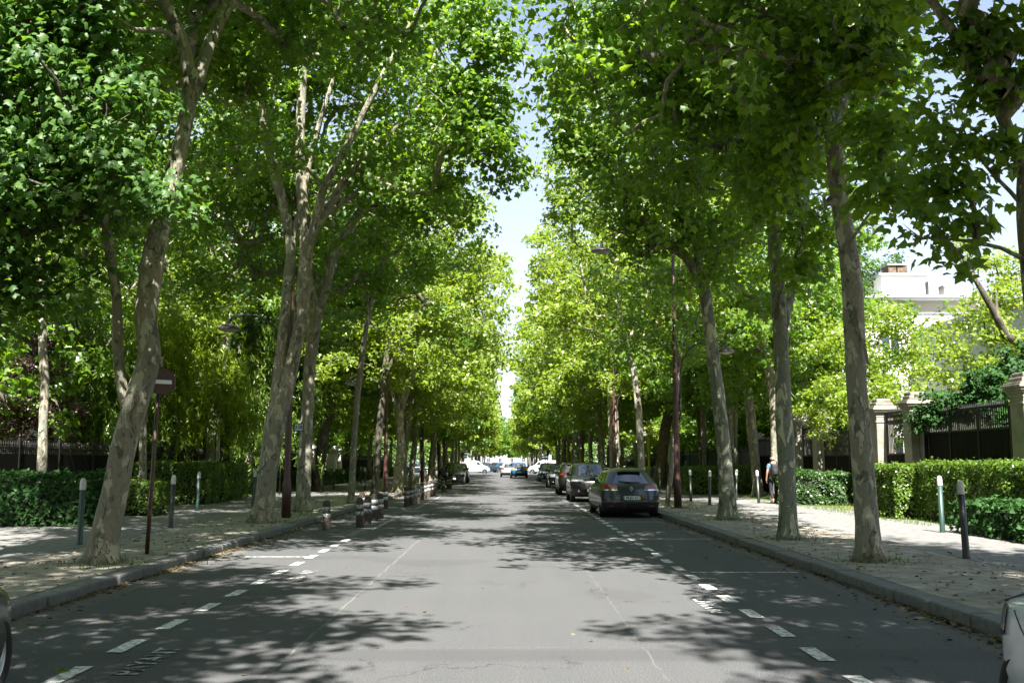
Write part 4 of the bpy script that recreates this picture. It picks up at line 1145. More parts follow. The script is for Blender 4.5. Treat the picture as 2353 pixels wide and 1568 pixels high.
pier('broad white gate pillar on the left, nearer of the pair', -14.2, 72.0, 2.85, .40, 'white_stone', 'white_stone', 'gate_pillar', 'white gate pillars')
pier('broad white gate pillar on the left, farther of the pair', -14.2, 83.5, 2.85, .40, 'white_stone', 'white_stone', 'gate_pillar', 'white gate pillars')
w = MB(); w.box(-.14, .14, 0, 9.6, 0, 2.2)
o = w.build('garden_wall', M['white_stone'], None, (-14.2, 73.2, PAV)); tag(o, 'white garden wall between the two broad white pillars on the left', 'wall')

def panel_fence(label, x, y0, y1, hs, hb, step=.115, fringe=False):
    """sheet metal below, upright bars above"""
    e = empty('sheet_fence', (x, y0, PAV), 0, label, 'fence', 'black sheet fences on the right')
    L_ = y1 - y0
    s = MB(); n = int(L_ / .16)
    for i in range(n):
        s.box(-.01 - .006 * (i % 2), .01, i * L_ / n, (i + 1) * L_ / n, .08, hs)
    s.build('sheet_panel', M['black_sheet'], e)
    b = MB(); n = int(L_ / step)
    for i in range(1, n):
        y = i * L_ / n
        b.box(-.012, .012, y - .012, y + .012, hs, hb)
        b.add([(-.02, y - .02, hb), (.02, y - .02, hb), (.02, y + .02, hb), (-.02, y + .02, hb), (0, y, hb + .12)], [(0, 1, 4), (1, 2, 4), (2, 3, 4), (3, 0, 4)])
        if fringe:
            for z in (hb - .32, hb - .16):
                b.lathe([(.035, -.012), (.05, 0), (.035, .012)], 8, M=Matrix.Translation((0, y + step / 2, z)) @ Matrix.Rotation(math.pi / 2, 4, 'Y'))
    b.build('bars', M['black_iron'], e)
    for z in (hs, hb - .06) + ((hb - .42,) if fringe else ()):
        r = MB(); r.box(-.028, .028, 0, L_, z, z + .05); r.build('rail', M['black_iron'], e)
    k = max(1, round(L_ / 1.5))
    for i in range(k + 1):
        p = MB(); y = i * L_ / k; p.box(-.035, .035, y - .035, y + .035, 0, hb + .02); p.build('post', M['black_iron'], e)
    return e
panel_fence('black sheet and bar fence under the vine, between the right-edge pier and the next pier', XP + .1, 25.1, 30.3, 2.35, 3.0)
panel_fence('black garden gate with a scrolled top between the two right-hand stone piers', XP, 31.1, 33.1, 1.75, 3.15, fringe=True)
panel_fence('black sheet and bar fence between the sunlit pier and the next pier away', XP, 33.9, 39.6, 1.75, 2.6)
panel_fence('tall black gate with scrolled top seen beside the second right kerb tree', XP, 40.4, 42.5, 1.75, 3.05, fringe=True)
panel_fence('shaded black sheet fence behind the walking man', XP, 43.3, 50.1, 1.8, 2.6)
iron_fence('green-black mesh railing in front of the pale hoarding on the right', XP, 51, 76, 2.3, .2, post=3.0)
iron_fence('distant black railing on the right up to the crossing', XP, 78, 122, 2.2, .24, solid=1.6, post=4)
hb = MB()
for i in range(58): hb.box(0, .02 + .02 * (i % 2), i * .35, i * .35 + .35, .05, 2.15)
M['hoarding'] = mat('pale_hoarding', (.30, .33, .34), .6, noise=(.8, (.18, .20, .21), .45, .6, 3))
o = hb.build('hoarding', M['hoarding'], None, (XP + .5, 53, PAV)); tag(o, 'pale corrugated site hoarding behind the railing on the right', 'hoarding')

# vines and leafy tops over the right-hand fence
def clump(label, name, cat, spots, m, size, n, seed, Y_, cr=.3, group=None):
    rs = np.random.RandomState(seed)
    b = Vector((up(spots[0][0], 1000, Y_).x, Y_, PAV))
    e = empty(name, b, 0, label, cat, group)
    C = []; mb = MB()
    for (px, py, rp, Y2, k) in spots:
        c0 = np.array(up(px, py, Y2) - b)
        C.append(c0 + rs.normal(size=(k, 3)) * rp * Y2 / 2287 * .6)
        mb.tube([(c0[0] * .9, c0[1], 0), (c0[0], c0[1], c0[2] * .6), tuple(c0)], [.03, .02, .008], n=5)
    C = np.concatenate(C)
    mb.build('stems', M['bark_dark'], e)
    P, Nn, D = cluster_leaves(C, np.full(len(C), cr), n, rs)
    o = link(bpy.data.objects.new('foliage', leaves_mesh('foliage', P, Nn, D, size * rs.uniform(.7, 1.3, len(P)), 'mid', [M[m]]))); o.parent = e
clump('dark vine climbing over the sheet fence beside the right-edge pier', 'vine', 'vine', [(2130, 950, 26, 30, 10), (2160, 925, 26, 29.5, 12), (2200, 940, 30, 29, 14), (2240, 925, 30, 28, 14), (2290, 945, 30, 27, 12), (2320, 960, 20, 26, 8), (2180, 965, 26, 29, 8), (2110, 975, 14, 30, 3)], 'leaf_laurel', .12, 60, 3, 29)
clump('dense dark evergreen shrub crowning the pier at the right edge', 'shrub', 'shrub', [(2270, 880, 36, 28, 14), (2320, 860, 40, 27, 16), (2352, 840, 40, 27, 12), (2240, 900, 26, 28, 8)], 'leaf_laurel', .13, 60, 4, 28)

# ------------------------------------------------------------------ the white house on the right
def box_part(name, x0, x1, y0, y1, z0, z1, m, e, b=0.0):
    mb = MB(); mb.box(x0, x1, y0, y1, z0, z1); return mb.build(name, M[m], e)
def window_part(e, cx, y, z0, z1, w, axis='x'):
    """frame + pane + sill on a wall; axis x: the wall faces the camera; axis y: the wall faces the street"""
    f = MB(); t = .06
    def bx(mb, a0, a1, d0, d1, z0, z1):
        if axis == 'x': mb.box(cx + a0, cx + a1, y + d0, y + d1, z0, z1)
        else: mb.box(y + d0, y + d1, cx + a0, cx + a1, z0, z1)
    bx(f, -w / 2, -w / 2 + t, -.05, .02, z0, z1); bx(f, w / 2 - t, w / 2, -.05, .02, z0, z1)
    bx(f, -w / 2 + t, w / 2 - t, -.05, .02, z1 - t, z1); bx(f, -w / 2 + t, w / 2 - t, -.05, .02, z0, z0 + t); bx(f, -.03, .03, -.045, .02, z0 + t, z1 - t)
    fo = f.build('window_frame', M['wall_white'], e)
    g = MB(); bx(g, -w / 2 + t, w / 2 - t, -.015, -.01, z0 + t, z1 - t)
    g.build('pane', M['glass'], fo)
    s = MB(); bx(s, -w / 2 - .08, w / 2 + .08, -.14, -.001, z0 - .08, z0 - .001); s.build('sill', M['wall_warm'], fo)
HX, HY = 19.5, 58.0
house = empty('house', (HX, HY, 0), 0, 'large white rendered house with cornice roof and chimneys behind the sunny trees on the right', 'house')
box_part('wall', 0, 30, 0, 12, 0, 10.35, 'wall_white', house)
box_part('frieze', -.1, 30.1, -.10, 12.1, 10.35, 11.1, 'wall_warm', house)
box_part('cornice', -.6, 30.6, -.60, 12.6, 11.1, 11.3, 'wall_white', house)
M['roof_pale'] = mat('pale_roof', (.42, .41, .39), .7)
box_part('gutter', -.66, 30.66, -.68, -.602, 11.2, 11.36, 'grey_trim', house)
rf = MB(); rf.add([(-.6, -.6, 11.302), (30.6, -.6, 11.302), (30.6, 12.6, 11.302), (-.6, 12.6, 11.302), (1.5, 3.2, 12.0), (28, 3.2, 12.0), (28, 9.5, 12.0), (1.5, 9.5, 12.0)], [(0, 1, 5, 4), (1, 2, 6, 5), (2, 3, 7, 6), (3, 0, 4, 7), (4, 5, 6, 7)])
roof = rf.build('roof', M['roof_pale'], house)
box_part('dormer', 3.8, 6.5, 3.0, 6.5, 11.7, 13.2, 'wall_white', roof)
box_part('dormer_roof', 3.6, 6.7, 2.85, 6.7, 13.2, 13.32, 'zinc', roof)
for x0, x1, h1 in ((4.5, 5.0, 13.95), (5.08, 5.7, 13.85)): box_part('chimney', x0, x1, 3.6, 4.6, 13.32, h1, 'brick', roof)
box_part('chimney_cap', 4.42, 5.78, 3.5, 4.7, 13.951, 14.02, 'zinc', roof)
box_part('chimney', 6.9, 7.5, 3.4, 4.4, 11.8, 12.9, 'zinc', roof)
box_part('chimney', 7.9, 9.6, 3.4, 4.8, 11.8, 12.55, 'wall_white', roof)
box_part('chimney_cap', 7.8, 9.7, 3.3, 4.9, 12.55, 12.64, 'zinc', roof)
for wx in (3, 6.5, 10, 13.5, 17):
    for z0 in (1.2, 4.4, 7.6): window_part(house, wx, 0, z0, z0 + 1.9, 1.1)
wing = empty('house_wing', (24.0, 45.0, 0), 0, 'lower grey-shaded wing of the white house, its side wall facing the street', 'house')
box_part('wall', 0, 14, 0, 12.8, 0, 9.0, 'wall_shaded', wing)
box_part('roof', -.25, 14.2, -.25, 12.9, 9.0, 9.25, 'zinc', wing)
box_part('string_course', -.06, 0, 0, 12.8, 6.4, 6.55, 'grey_trim', wing)
for wy in (2.2, 5.4, 8.6):
    for z0 in (1.2, 4.0): window_part(wing, wy, 0, z0, z0 + 1.7, 1.0, 'y')
for wx in (2, 5, 8):
    window_part(wing, wx, 0, 4.0, 5.7, 1.0)
hl = empty('house', (-34, 48, 0), 0, 'pale house glimpsed through the leaves behind the thin grey tree on the left', 'house')
box_part('wall', 0, 12, 0, 9, 0, 13, 'wall_white', hl); box_part('roof', -.4, 12.4, -.4, 9.4, 13, 13.4, 'zinc', hl)
for wx in (2, 5, 8, 10.5):
    for z0 in (1.5, 4.5, 7.5, 10.3): window_part(hl, wx, 0, z0, z0 + 1.7, 1.0)

# ------------------------------------------------------------------ bollards
M['post_green'] = mat('green_bollard_paint', (.018, .045, .038), .45, coat=.2)
M['post_black'] = mat('black_bollard_paint', (.012, .013, .014), .4, coat=.2)
M['post_white'] = mat('white_bollard_tip', (.48, .475, .46), .55, noise=(30, (.5, .5, .47), .5, .7, 4))
M['timber'] = mat('brown_post_surface', (.035, .027, .022), .9, noise=(12, (.085, .065, .052), .4, .7, 8), bump=(30, .8, .01))
M['timber_pale'] = mat('bleached_post_surface', (.20, .17, .14), .9, noise=(12, (.12, .10, .08), .4, .7, 8), bump=(30, .8, .01))
M['band'] = mat('worn_reflective_band', (.40, .40, .39), .6, noise=(26, (.07, .065, .06), .50, .57, 6))
M['band_new'] = mat('clean_reflective_band', (.48, .52, .52), .4)
def slim(px, py, where, col):
    b = gp(px, py, PAV)
    e = empty('bollard', b, rg.uniform(-3, 3), 'slim %s bollard with a white tip, %s' % (col, where), 'bollard', 'slim white-tipped bollards')
    e.rotation_euler = (math.radians(rg.uniform(-2, 2)), math.radians(rg.uniform(-2, 2)), 0)
    m = MB(); m.lathe([(.062, -.03), (.06, .02), (.055, .06), (.052, 1.0)], 20); m.build('post', M['post_' + col], e)
    t = MB(); t.lathe([(.054, 1.0), (.056, 1.01), (.056, 1.13), (.048, 1.18), (.028, 1.212), (.002, 1.22)], 20); t.build('tip', M['post_white'], e)
for a in [(182, 1250, 'left of the leaning plane tree', 'green'), (224, 1184, 'hiding beside the laurel hedge and leaning trunk', 'black'), (391, 1211, 'right of the no-entry sign post', 'black'), (452, 1172, 'in front of the long left hedge end', 'green'),
          (581, 1162, 'just left of the twin-stemmed tree', 'green'), (738, 1129, 'first seen right of the pale forked tree', 'green'), (766, 1124, 'under the far white pillars on the left', 'black'), (813, 1131, 'behind the slender pale tree', 'black'),
          (829, 1113, 'far, left of the narrow dark tree', 'black'), (838, 1126, 'near, left of the narrow dark tree', 'black'),
          (2165, 1222, 'in the sun before the right hedge', 'green'), (2220, 1281, 'nearest the camera on the right', 'black'), (1743, 1155, 'between the mottled tree and the walking man', 'black'), (1691, 1148, 'peeping out right of the mottled tree', 'black'),
          (1630, 1159, 'nearer of two left of the mottled tree', 'black'), (1587, 1151, 'next to the right lamp post', 'black'), (1602, 1129, 'farther off between lamp post and mottled tree', 'green'), (1572, 1126, 'directly behind the right lamp post', 'green'),
          (1517, 1132, 'just right of the grey estate car', 'green'), (1523, 1113, 'at the foot of the split-foot tree', 'black')]:
    slim(*a)

def fat(px, py, where, kind='worn'):
    b = gp(px, py, 0.0)
    e = empty('striped_post', b, 0, 'squat post with two white bands, %s' % where, 'bollard', 'squat striped posts round the build-out')
    e.rotation_euler = (math.radians(rg.uniform(-2.2, 2.2)), math.radians(rg.uniform(-2.2, 2.2)), rg.uniform(0, 6))
    R_ = .098; h = .76 * rg.uniform(.97, 1.03)
    tm = 'timber_pale' if kind == 'pale' else 'timber'
    m = MB(); m.lathe([(R_ * .98, -.03), (R_, .03), (R_, h - .13), (R_ * .93, h - .07), (R_ * .7, h - .025), (R_ * .35, h - .004), (.003, h)], 22); m.build('body', M[tm], e)
    for z in (h * .475, h * .70):
        b_ = MB(); b_.lathe([(R_ + .0, z - .052), (R_ + .004, z - .05), (R_ + .004, z + .05), (R_ + .0, z + .052)], 22, cap=False); b_.build('band', M['band_new' if kind == 'new' else 'band'], e)
fat(750, 1217, 'standing alone nearest the camera')
fat(826, 1211, 'nearest of the front group')
fat(844, 1203, 'second of the front group, domed top')
fat(860, 1195, 'third of the front group, with clean wide bands', 'new')
fat(874, 1190, 'fourth of the front group')
fat(885, 1167, 'last of the front group, with clean wide bands', 'new')
fat(831, 1187, 'half hidden behind the nearest of the front group')
for i, (x, y) in enumerate([(934, 1163), (944.5, 1160), (953, 1158), (961, 1155), (969, 1148), (976, 1145), (983.6, 1142), (991, 1140), (996.5, 1137.6)]):
    fat(x, y, '%s from left in the long second row' % ORD[i] + (', bleached pale' if i in (2, 3) else ''), 'pale' if i in (2, 3) else 'worn')
for i, (x, y) in enumerate([(1009, 1123), (1018, 1128), (1029, 1122), (1034, 1122)]):
    fat(x, y, '%s from left in the farthest group' % ORD[i])

# ------------------------------------------------------------------ lamp posts
M['pole_red'] = mat('red_brown_pole_paint', (.045, .017, .013), .5, noise=(5, (.085, .035, .028), .5, .7, 6), coat=.15)
M['lantern'] = mat('dark_lantern', (.03, .025, .025), .35)
M['diffuser'] = mat('lantern_glass', (.35, .34, .32), .3)
def lantern(e, p, r=.36):
    l = MB(); T = Matrix.Translation(p)
    l.lathe([(r * .96, 0), (r, .02), (r * .93, .06), (r * .62, .13), (r * .3, .17), (r * .16, .19), (r * .12, .30), (.03, .31)], 24, M=T)
    lo = l.build('lantern', M['lantern'], e)
    g = MB(); g.lathe([(.01, -.07), (r * .4, -.055), (r * .75, -.02), (r * .9, 0)], 24, M=T); g.build('diffuser', M['diffuser'], lo)
def lamp(label, base, Y=None, side=1, red=True, H=9.3):
    """side = 1: on the right kerb, so the road lies towards -x"""
    b = gp(base[0], base[1], PAV) if Y is None else Vector((base[0], Y, PAV))
    e = empty('lamp_post', b, 0, label, 'lamp post', 'street lamp posts'); s = -side
    m = MB()
    m.lathe([(.13, -.02), (.13, .9), (.105, .98), (.10, 1.1), (.085, 4), (.07, 6.5), (.055, H - .6)], 16)
    m.build('pole', M['pole_red'], e)
    a = MB(); a.tube([(0, 0, H - .62), (s * .04, 0, H - .25), (s * .25, 0, H), (s * 1.1, 0, H + .12), (s * 2.0, 0, H + .02), (s * 2.4, 0, H - .18), (s * 2.45, 0, H - .34)], [.055, .05, .045, .04, .035, .03, .028], n=10)
    a.build('arm', M['pole_red'], e)
    lantern(e, (s * 2.45, 0, H - .64))
    k = MB(); s2 = -s
    k.tube([(s2 * .10, 0, 2.9), (s2 * .16, 0, 3.1), (s2 * .17, 0, 4.4), (s2 * .24, 0, 4.9), (s2 * .52, 0, 5.35), (s2 * 1.0, 0, 5.62), (s2 * 1.5, 0, 5.62), (s2 * 1.72, 0, 5.5)], .03, n=8)
    k.build('footway_arm', M['lantern'], e)
    lantern(e, (s2 * 1.74, 0, 5.2), .30)
    return e
lamp('red-brown lamp post on the right kerb, standing behind the grey estate car', (1557, 1166), side=1)
l2 = lamp('dark red lamp post with a small number plate between two left kerb trees', (657, 1188), side=-1)
lamp('second red-brown lamp post on the right, behind the black car', (5.75, 0), 53.8, 1)
lamp('third red-brown lamp post on the right kerb', (5.75, 0), 76, 1)
lamp('fourth, far red-brown lamp post on the right kerb', (5.75, 0), 99, 1)
lamp('red-brown lamp post behind the front group of striped posts', (-5.75, 0), 47.5, -1)
lamp('third lamp post on the left kerb, past the second row of striped posts', (-5.75, 0), 68, -1)
lamp('fourth, far lamp post on the left kerb', (-5.75, 0), 91, -1)
# number plate 33B fixed to the left lamp post
n_ = MB(); n_.bevbox(.0, .30, -.012, .012, 2.36, 2.58, .01)
pl = n_.build('number_plate', M['post_black'], l2); pl.location = (.13, -.02, 0)
n2 = MB(); n2.box(.055, .275, -.018, -.0125, 2.385, 2.555)
M['plate_blue'] = mat('pale_blue_plate', (.42, .48, .60), .5)
n2.build('plate_face', M['plate_blue'], pl)
M['ink'] = mat('dark_lettering', (.01, .012, .03), .6)
text_mesh('plate_lettering', '33B', .14, M['ink'], Matrix.Translation((.165, -.0195, 2.47)) @ Matrix.Rotation(math.pi / 2, 4, 'X'), pl, bold=.003)

# ------------------------------------------------------------------ no-entry sign on its red-brown post
b = gp(337, 1271, PAV)
sg = empty('road_sign', b, 0, 'no-entry disc on a rusty red-brown post beside the leaning plane tree', 'road sign')
m = MB(); m.tube([(0, 0, -.03), (.03, .02, 1.2), (.07, .04, 3.05)], [.035, .034, .033], n=14); m.build('post', M['pole_red'], sg)
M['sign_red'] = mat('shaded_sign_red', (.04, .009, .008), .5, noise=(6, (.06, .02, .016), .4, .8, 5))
M['sign_white'] = mat('sign_white', (.62, .66, .72), .4)
TT = Matrix.Translation((.15, -.02, 2.86)) @ Matrix.Rotation(math.radians(38), 4, 'Z') @ Matrix.Rotation(math.pi / 2, 4, 'X')
d_ = MB(); d_.lathe([(.20, -.012), (.225, -.008), (.225, .014), (.205, .016), (.0005, .016)], 36, M=TT); dk = d_.build('disc', M['sign_red'], sg)
r_ = MB(); r_.lathe([(.208, .0165), (.222, .017), (.222, .0195), (.208, .020)], 36, M=TT, cap=False); r_.build('rim', M['pole_red'], dk)
w_ = MB(); w_.bevbox(-.15, .15, -.033, .033, .0165, .020, .001, M=TT); w_.build('bar', M['sign_white'], dk)

# small street furniture far off
def post_at(x, y, h, r, m, e): 
    q = MB(); q.lathe([(r, 0), (r, h)], 10); o = q.build('post', M[m], e); return o
M['yellow'] = mat('yellow_paint', (.75, .62, .02), .5)
M['blue_sign'] = mat('blue_sign_paint', (.03, .10, .35), .5)
M['signal_dark'] = mat('signal_black', (.014, .013, .013), .5)
M['signal_lens'] = mat('signal_lens', (.75, .42, .34), .3)
p = up(1491, 1085, 62); e = empty('pipe_post', (p.x, 62, PAV), 0, 'bright yellow upright pipe with a blue lower sleeve beside the split-foot tree', 'post')
post_at(0, 0, 3.1, .07, 'yellow', e); q = MB(); q.box(.12, .3, -.08, .08, 0, 1.1); q.build('sleeve', M['blue_sign'], e)
e = empty('direction_sign', (-5.4, 150 - 24, PAV), 0, 'white and blue direction panels on a post with a yellow disc, behind the white van', 'road sign')
post_at(0, 0, 3.6, .05, 'pole_red', e)
for z, wdt in ((2.62, .85), (2.30, .85), (2.0, .72)):
    q = MB(); q.add([(-wdt / 2, -.08, z + .13), (-wdt / 2 + .13, -.08, z), (wdt / 2, -.08, z), (wdt / 2, -.08, z + .27), (-wdt / 2 + .13, -.08, z + .27), (-wdt / 2, -.04, z + .13), (-wdt / 2 + .13, -.04, z), (wdt / 2, -.04, z), (wdt / 2, -.04, z + .27), (-wdt / 2 + .13, -.04, z + .27)],
                    [(0, 1, 2, 3, 4), (9, 8, 7, 6, 5), (0, 5, 6, 1), (1, 6, 7, 2), (2, 7, 8, 3), (3, 8, 9, 4), (4, 9, 5, 0)])
    pn = q.build('panel', M['sign_white'], e)
    q = MB(); q.box(-wdt / 2 + .2, wdt / 2 - .1, -.086, -.082, z + .09, z + .17); q.build('legend', M['blue_sign'], pn)
q = MB(); q.lathe([(.14, -.02), (.14, .02)], 18, M=Matrix.Translation((-.02, -.1, 3.15)) @ Matrix.Rotation(math.pi / 2, 4, 'X')); q.build('disc', M['yellow'], e)
e = empty('direction_sign', (3.9 + .8, 124, PAV), 0, 'white and blue direction panels on a post at the far right corner of the crossing', 'road sign')
post_at(0, 0, 2.6, .05, 'signal_dark', e)
for z in (2.2, 1.85):
    q = MB(); q.bevbox(-.55, .35, -.09, -.05, z, z + .28, .01); pn = q.build('panel', M['sign_white'], e)
    q = MB(); q.box(-.4, .2, -.096, -.092, z + .1, z + .18); q.build('legend', M['blue_sign'], pn)
e = empty('information_board', (-3.3 - 2.2, 122, PAV), 0, 'narrow brown information board on a thin post left of the far traffic', 'sign board')
post_at(0, 0, 1.6, .05, 'signal_dark', e); q = MB(); q.bevbox(-.18, .22, -.06, .06, 1.5, 2.7, .02); M['brown_board'] = mat('brown_board', (.16, .09, .055), .7); q.build('board', M['brown_board'], e)
def signal(label, x, y, lens, h=3.2):
    e = empty('traffic_light', (x, y, PAV), 0, label, 'traffic light')
    post_at(0, 0, h - .2, .06, 'signal_dark', e)
    q = MB(); q.bevbox(-.14, .14, -.12, .12, h - .9, h, .03); hd = q.build('housing', M['signal_dark'], e)
    for i, z in enumerate((h - .17, h - .45, h - .73)):
        q = MB(); q.lathe([(.09, 0), (.085, .02), (.03, .035), (.001, .036)], 14, M=Matrix.Translation((0, -.12, z)) @ Matrix.Rotation(math.pi / 2, 4, 'X')); q.build('lens', M[lens if i == 0 else 'signal_dark'], hd)
    return e
signal('traffic light with its top lens showing, at the right of the crossing', 4.95, 122, 'signal_lens')
signal('dark traffic light head among the left trunks above the black car', -5.15, 75.5, 'signal_dark', 2.9)

far = empty('house', (-16, 430, 0), 0, 'pale building closing the view at the far end of the avenue', 'house')
M['far_wall'] = mat('far_wall', (.20, .20, .19), .9, noise=(.3, (.34, .33, .30), .4, .6, 4))
box_part('wall', 0, 32, 0, 10, 0, 11, 'far_wall', far); box_part('roof', -.4, 32.4, -.4, 10.4, 11, 13, 'zinc', far)
for wx in (3, 8, 13, 18, 23, 28):
    for z0 in (1.5, 5, 8.2): window_part(far, wx, 0, z0, z0 + 2, 1.4)
# ------------------------------------------------------------------ vehicles
def paint(name, col, rough=.30, metal=.3):
    return mat(name, col, rough, metal=metal, spec=.4, coat=.55)
M['car_grey'] = paint('blue_grey_car_paint', (.026, .036, .048))
M['car_black'] = paint('black_car_paint', (.004, .0045, .005))
M['car_brown'] = paint('grey_brown_car_paint', (.035, .032, .030))
M['car_blue'] = paint('mid_blue_car_paint', (.018, .07, .15))
M['car_white'] = paint('white_car_paint', (.45, .47, .50), .3, 0)
M['car_olive'] = paint('grey_green_car_paint', (.055, .062, .052))
M['car_navy'] = paint('dark_teal_car_paint', (.012, .022, .028))
M['car_silver'] = paint('silver_car_paint', (.28, .29, .30))
M['car_glass'] = mat('car_glass', (.012, .016, .018), .03, spec=1.0, coat=1.0)
M['tyre'] = mat('tyre_rubber', (.008, .008, .008), .85)
M['rim'] = mat('alloy_rim', (.42, .44, .46), .32, metal=.85)
M['trim'] = mat('black_plastic', (.006, .006, .006), .6)
M['lamp_red'] = mat('red_lamp', (.22, .012, .010), .15, coat=1.0)
M['lamp_clear'] = mat('clear_lamp', (.16, .17, .18), .12, metal=.2, coat=1.0)
M['lamp_amber'] = mat('amber_lamp', (.45, .16, .03), .2, coat=1.0)
M['chrome'] = mat('chrome', (.6, .6, .6), .12, metal=1.0)
M['plate_w'] = mat('plate_white', (.62, .66, .64), .45)
M['plate_y'] = mat('plate_yellow', (.65, .45, .03), .45)
M['plate_b'] = mat('plate_blue_band', (.03, .12, .38), .45)

NF, NC, NS = 12, 5, 18
class Shell:
    """closed car body made of horizontal outlines; y is forwards"""
    def __init__(s, sl, bowf=.16, bowr=.10, sb=.05):
        s.sl = sl; s.bowf, s.bowr, s.sb = bowf, bowr, sb
        s.N = 2 * (NF + 2 * NC + NS)
        s.SR = NF + NC; s.RR = s.SR + NS + NC; s.SL = s.RR + NF + NC
    def par(s, z):
        a = s.sl
        if z <= a[0][0]: return a[0][1:]
        for i in range(len(a) - 1):
            if z <= a[i + 1][0]:
                t = (z - a[i][0]) / (a[i + 1][0] - a[i][0] + 1e-9)
                return tuple(p + (q - p) * t for p, q in zip(a[i][1:], a[i + 1][1:]))
        return a[-1][1:]
    def outline(s, z):
        yf, yr, w, rf, rr = s.par(z)
        pts = []
        for i in range(NF): pts.append((-(w - rf) + 2 * (w - rf) * i / NF, yf))
        for i in range(NC):
            a = math.pi / 2 * i / NC; pts.append((w - rf + rf * math.sin(a), yf - rf + rf * math.cos(a)))
        for i in range(NS): pts.append((w, (yf - rf) + ((yr + rr) - (yf - rf)) * i / NS))
        for i in range(NC):
            a = math.pi / 2 * i / NC; pts.append((w - rr + rr * math.cos(a), yr + rr - rr * math.sin(a)))
        for i in range(NF): pts.append(((w - rr) - 2 * (w - rr) * i / NF, yr))
        for i in range(NC):
            a = math.pi / 2 * i / NC; pts.append((-(w - rr) - rr * math.sin(a), yr + rr - rr * math.cos(a)))
        for i in range(NS): pts.append((-w, (yr + rr) + ((yf - rf) - (yr + rr)) * i / NS))
        for i in range(NC):
            a = math.pi / 2 * i / NC; pts.append((-(w - rf) - rf * math.cos(a), yf - rf + rf * math.sin(a)))
        out = []
        for x, y in pts:
            u = x / w
            yy = y
            if y > 0: yy = y - s.bowf * u * u * max(0, (y - yf + .6) / .6)
            else: yy = y + s.bowr * u * u * max(0, (yr + .6 - y) / .6)
            t = (y - (yf + yr) / 2) / ((yf - yr) / 2)
            out.append((x * (1 - s.sb * t ** 4), yy))
        return out
    def at(s, k, z):
        o = s.outline(z); n = len(o); i = int(math.floor(k)) % n; t = k - math.floor(k)
        a, b = o[i], o[(i + 1) % n]
        return Vector((a[0] + (b[0] - a[0]) * t, a[1] + (b[1] - a[1]) * t, z))
    def off(s, k, z, d):
        p = s.at(k, z); a = s.at(k - .4, z); b = s.at(k + .4, z); t = (b - a).normalized()
        u = (s.at(k, z + .02) - s.at(k, z - .02)).normalized()
        n = t.cross(u); n = -n
        n.normalize()
        if n.dot(Vector((p.x, p.y, 0))) < 0: n = -n
        return p + n * d
    def body(s, arches, R):
        mb = MB(); rings = []
        zs = []
        for i in range(len(s.sl) - 1):
            a, b = s.sl[i][0], s.sl[i + 1][0]; k = max(1, int((b - a) / .07))
            zs += [a + (b - a) * j / k for j in range(k)]
        zs.append(s.sl[-1][0])
        n = s.N
        for z in zs: rings += [(x, y, z) for x, y in s.outline(z)]
        fs = [(i * n + j, i * n + (j + 1) % n, (i + 1) * n + (j + 1) % n, (i + 1) * n + j) for i in range(len(zs) - 1) for j in range(n)]
        fs = [tuple(reversed(f)) for f in fs]
        mb.add(rings, fs, 0, True)
        mb.f.append(tuple(range(n))); mb.m.append(1); mb.sm.append(False)
        mb.f.append(tuple(reversed(range((len(zs) - 1) * n, len(zs) * n)))); mb.m.append(0); mb.sm.append(True)
        return mb
    def patch(s, mb, k0, k1, z0, z1, d=.006, nk=8, nz=4, mi=0, k0t=None, k1t=None, thick=.0):
        k0t = k0 if k0t is None else k0t; k1t = k1 if k1t is None else k1t
        vs = []
        for j in range(nz + 1):
            t = j / nz; z = z0 + (z1 - z0) * t
            a = k0 + (k0t - k0) * t; b = k1 + (k1t - k1) * t
            for i in range(nk + 1): vs.append(s.off(a + (b - a) * i / nk, z, d))
        fs = [(j * (nk + 1) + i, j * (nk + 1) + i + 1, (j + 1) * (nk + 1) + i + 1, (j + 1) * (nk + 1) + i) for j in range(nz) for i in range(nk)]
        mb.add(vs, fs, mi, True)
    def ky(s, y, z, side):
        yf, yr, w, rf, rr = s.par(z)
        t = ((yf - rf) - y) / ((yf - rf) - (yr + rr))
        return s.SR + NS * t if side > 0 else s.SL + NS * (1 - t)

def cut_arches(o, ys, R, W, x_in=.42):
    """wheel openings cut into the body shell"""
    bpy.context.view_layer.update()
    mods = []
    cs = []
    for y in ys:
        for sx in (-1, 1):
            c = MB(); c.lathe([(R + .045, 0), (R + .045, x_in + .3)], 40, smooth=False, M=Matrix.Translation((sx * (W / 2 - x_in), y, R)) @ Matrix.Rotation(sx * math.pi / 2, 4, 'Y'))
            co = c.build('cutter', M['trim']); cs.append(co)
            m = o.modifiers.new('b', 'BOOLEAN'); m.operation = 'DIFFERENCE'; m.object = co; m.solver = 'EXACT'
            try: m.material_mode = 'INDEX'
            except Exception: pass
    dg = bpy.context.evaluated_depsgraph_get()
    me = bpy.data.meshes.new_from_object(o.evaluated_get(dg))
    o.modifiers.clear()
    old = o.data; o.data = me
    for c in cs: bpy.data.objects.remove(c)
    for p in me.polygons:
        cx = abs(p.center.x)
        for y in ys:
            dd = math.hypot(p.center.y - y, p.center.z - R)
            if cx < W / 2 - .03 and dd < R + .06 and (abs(p.normal.x) > .9 or abs(dd - R - .045) < .03) and cx > W / 2 - x_in - .02:
                p.material_index = 1; p.use_smooth = False
    return me

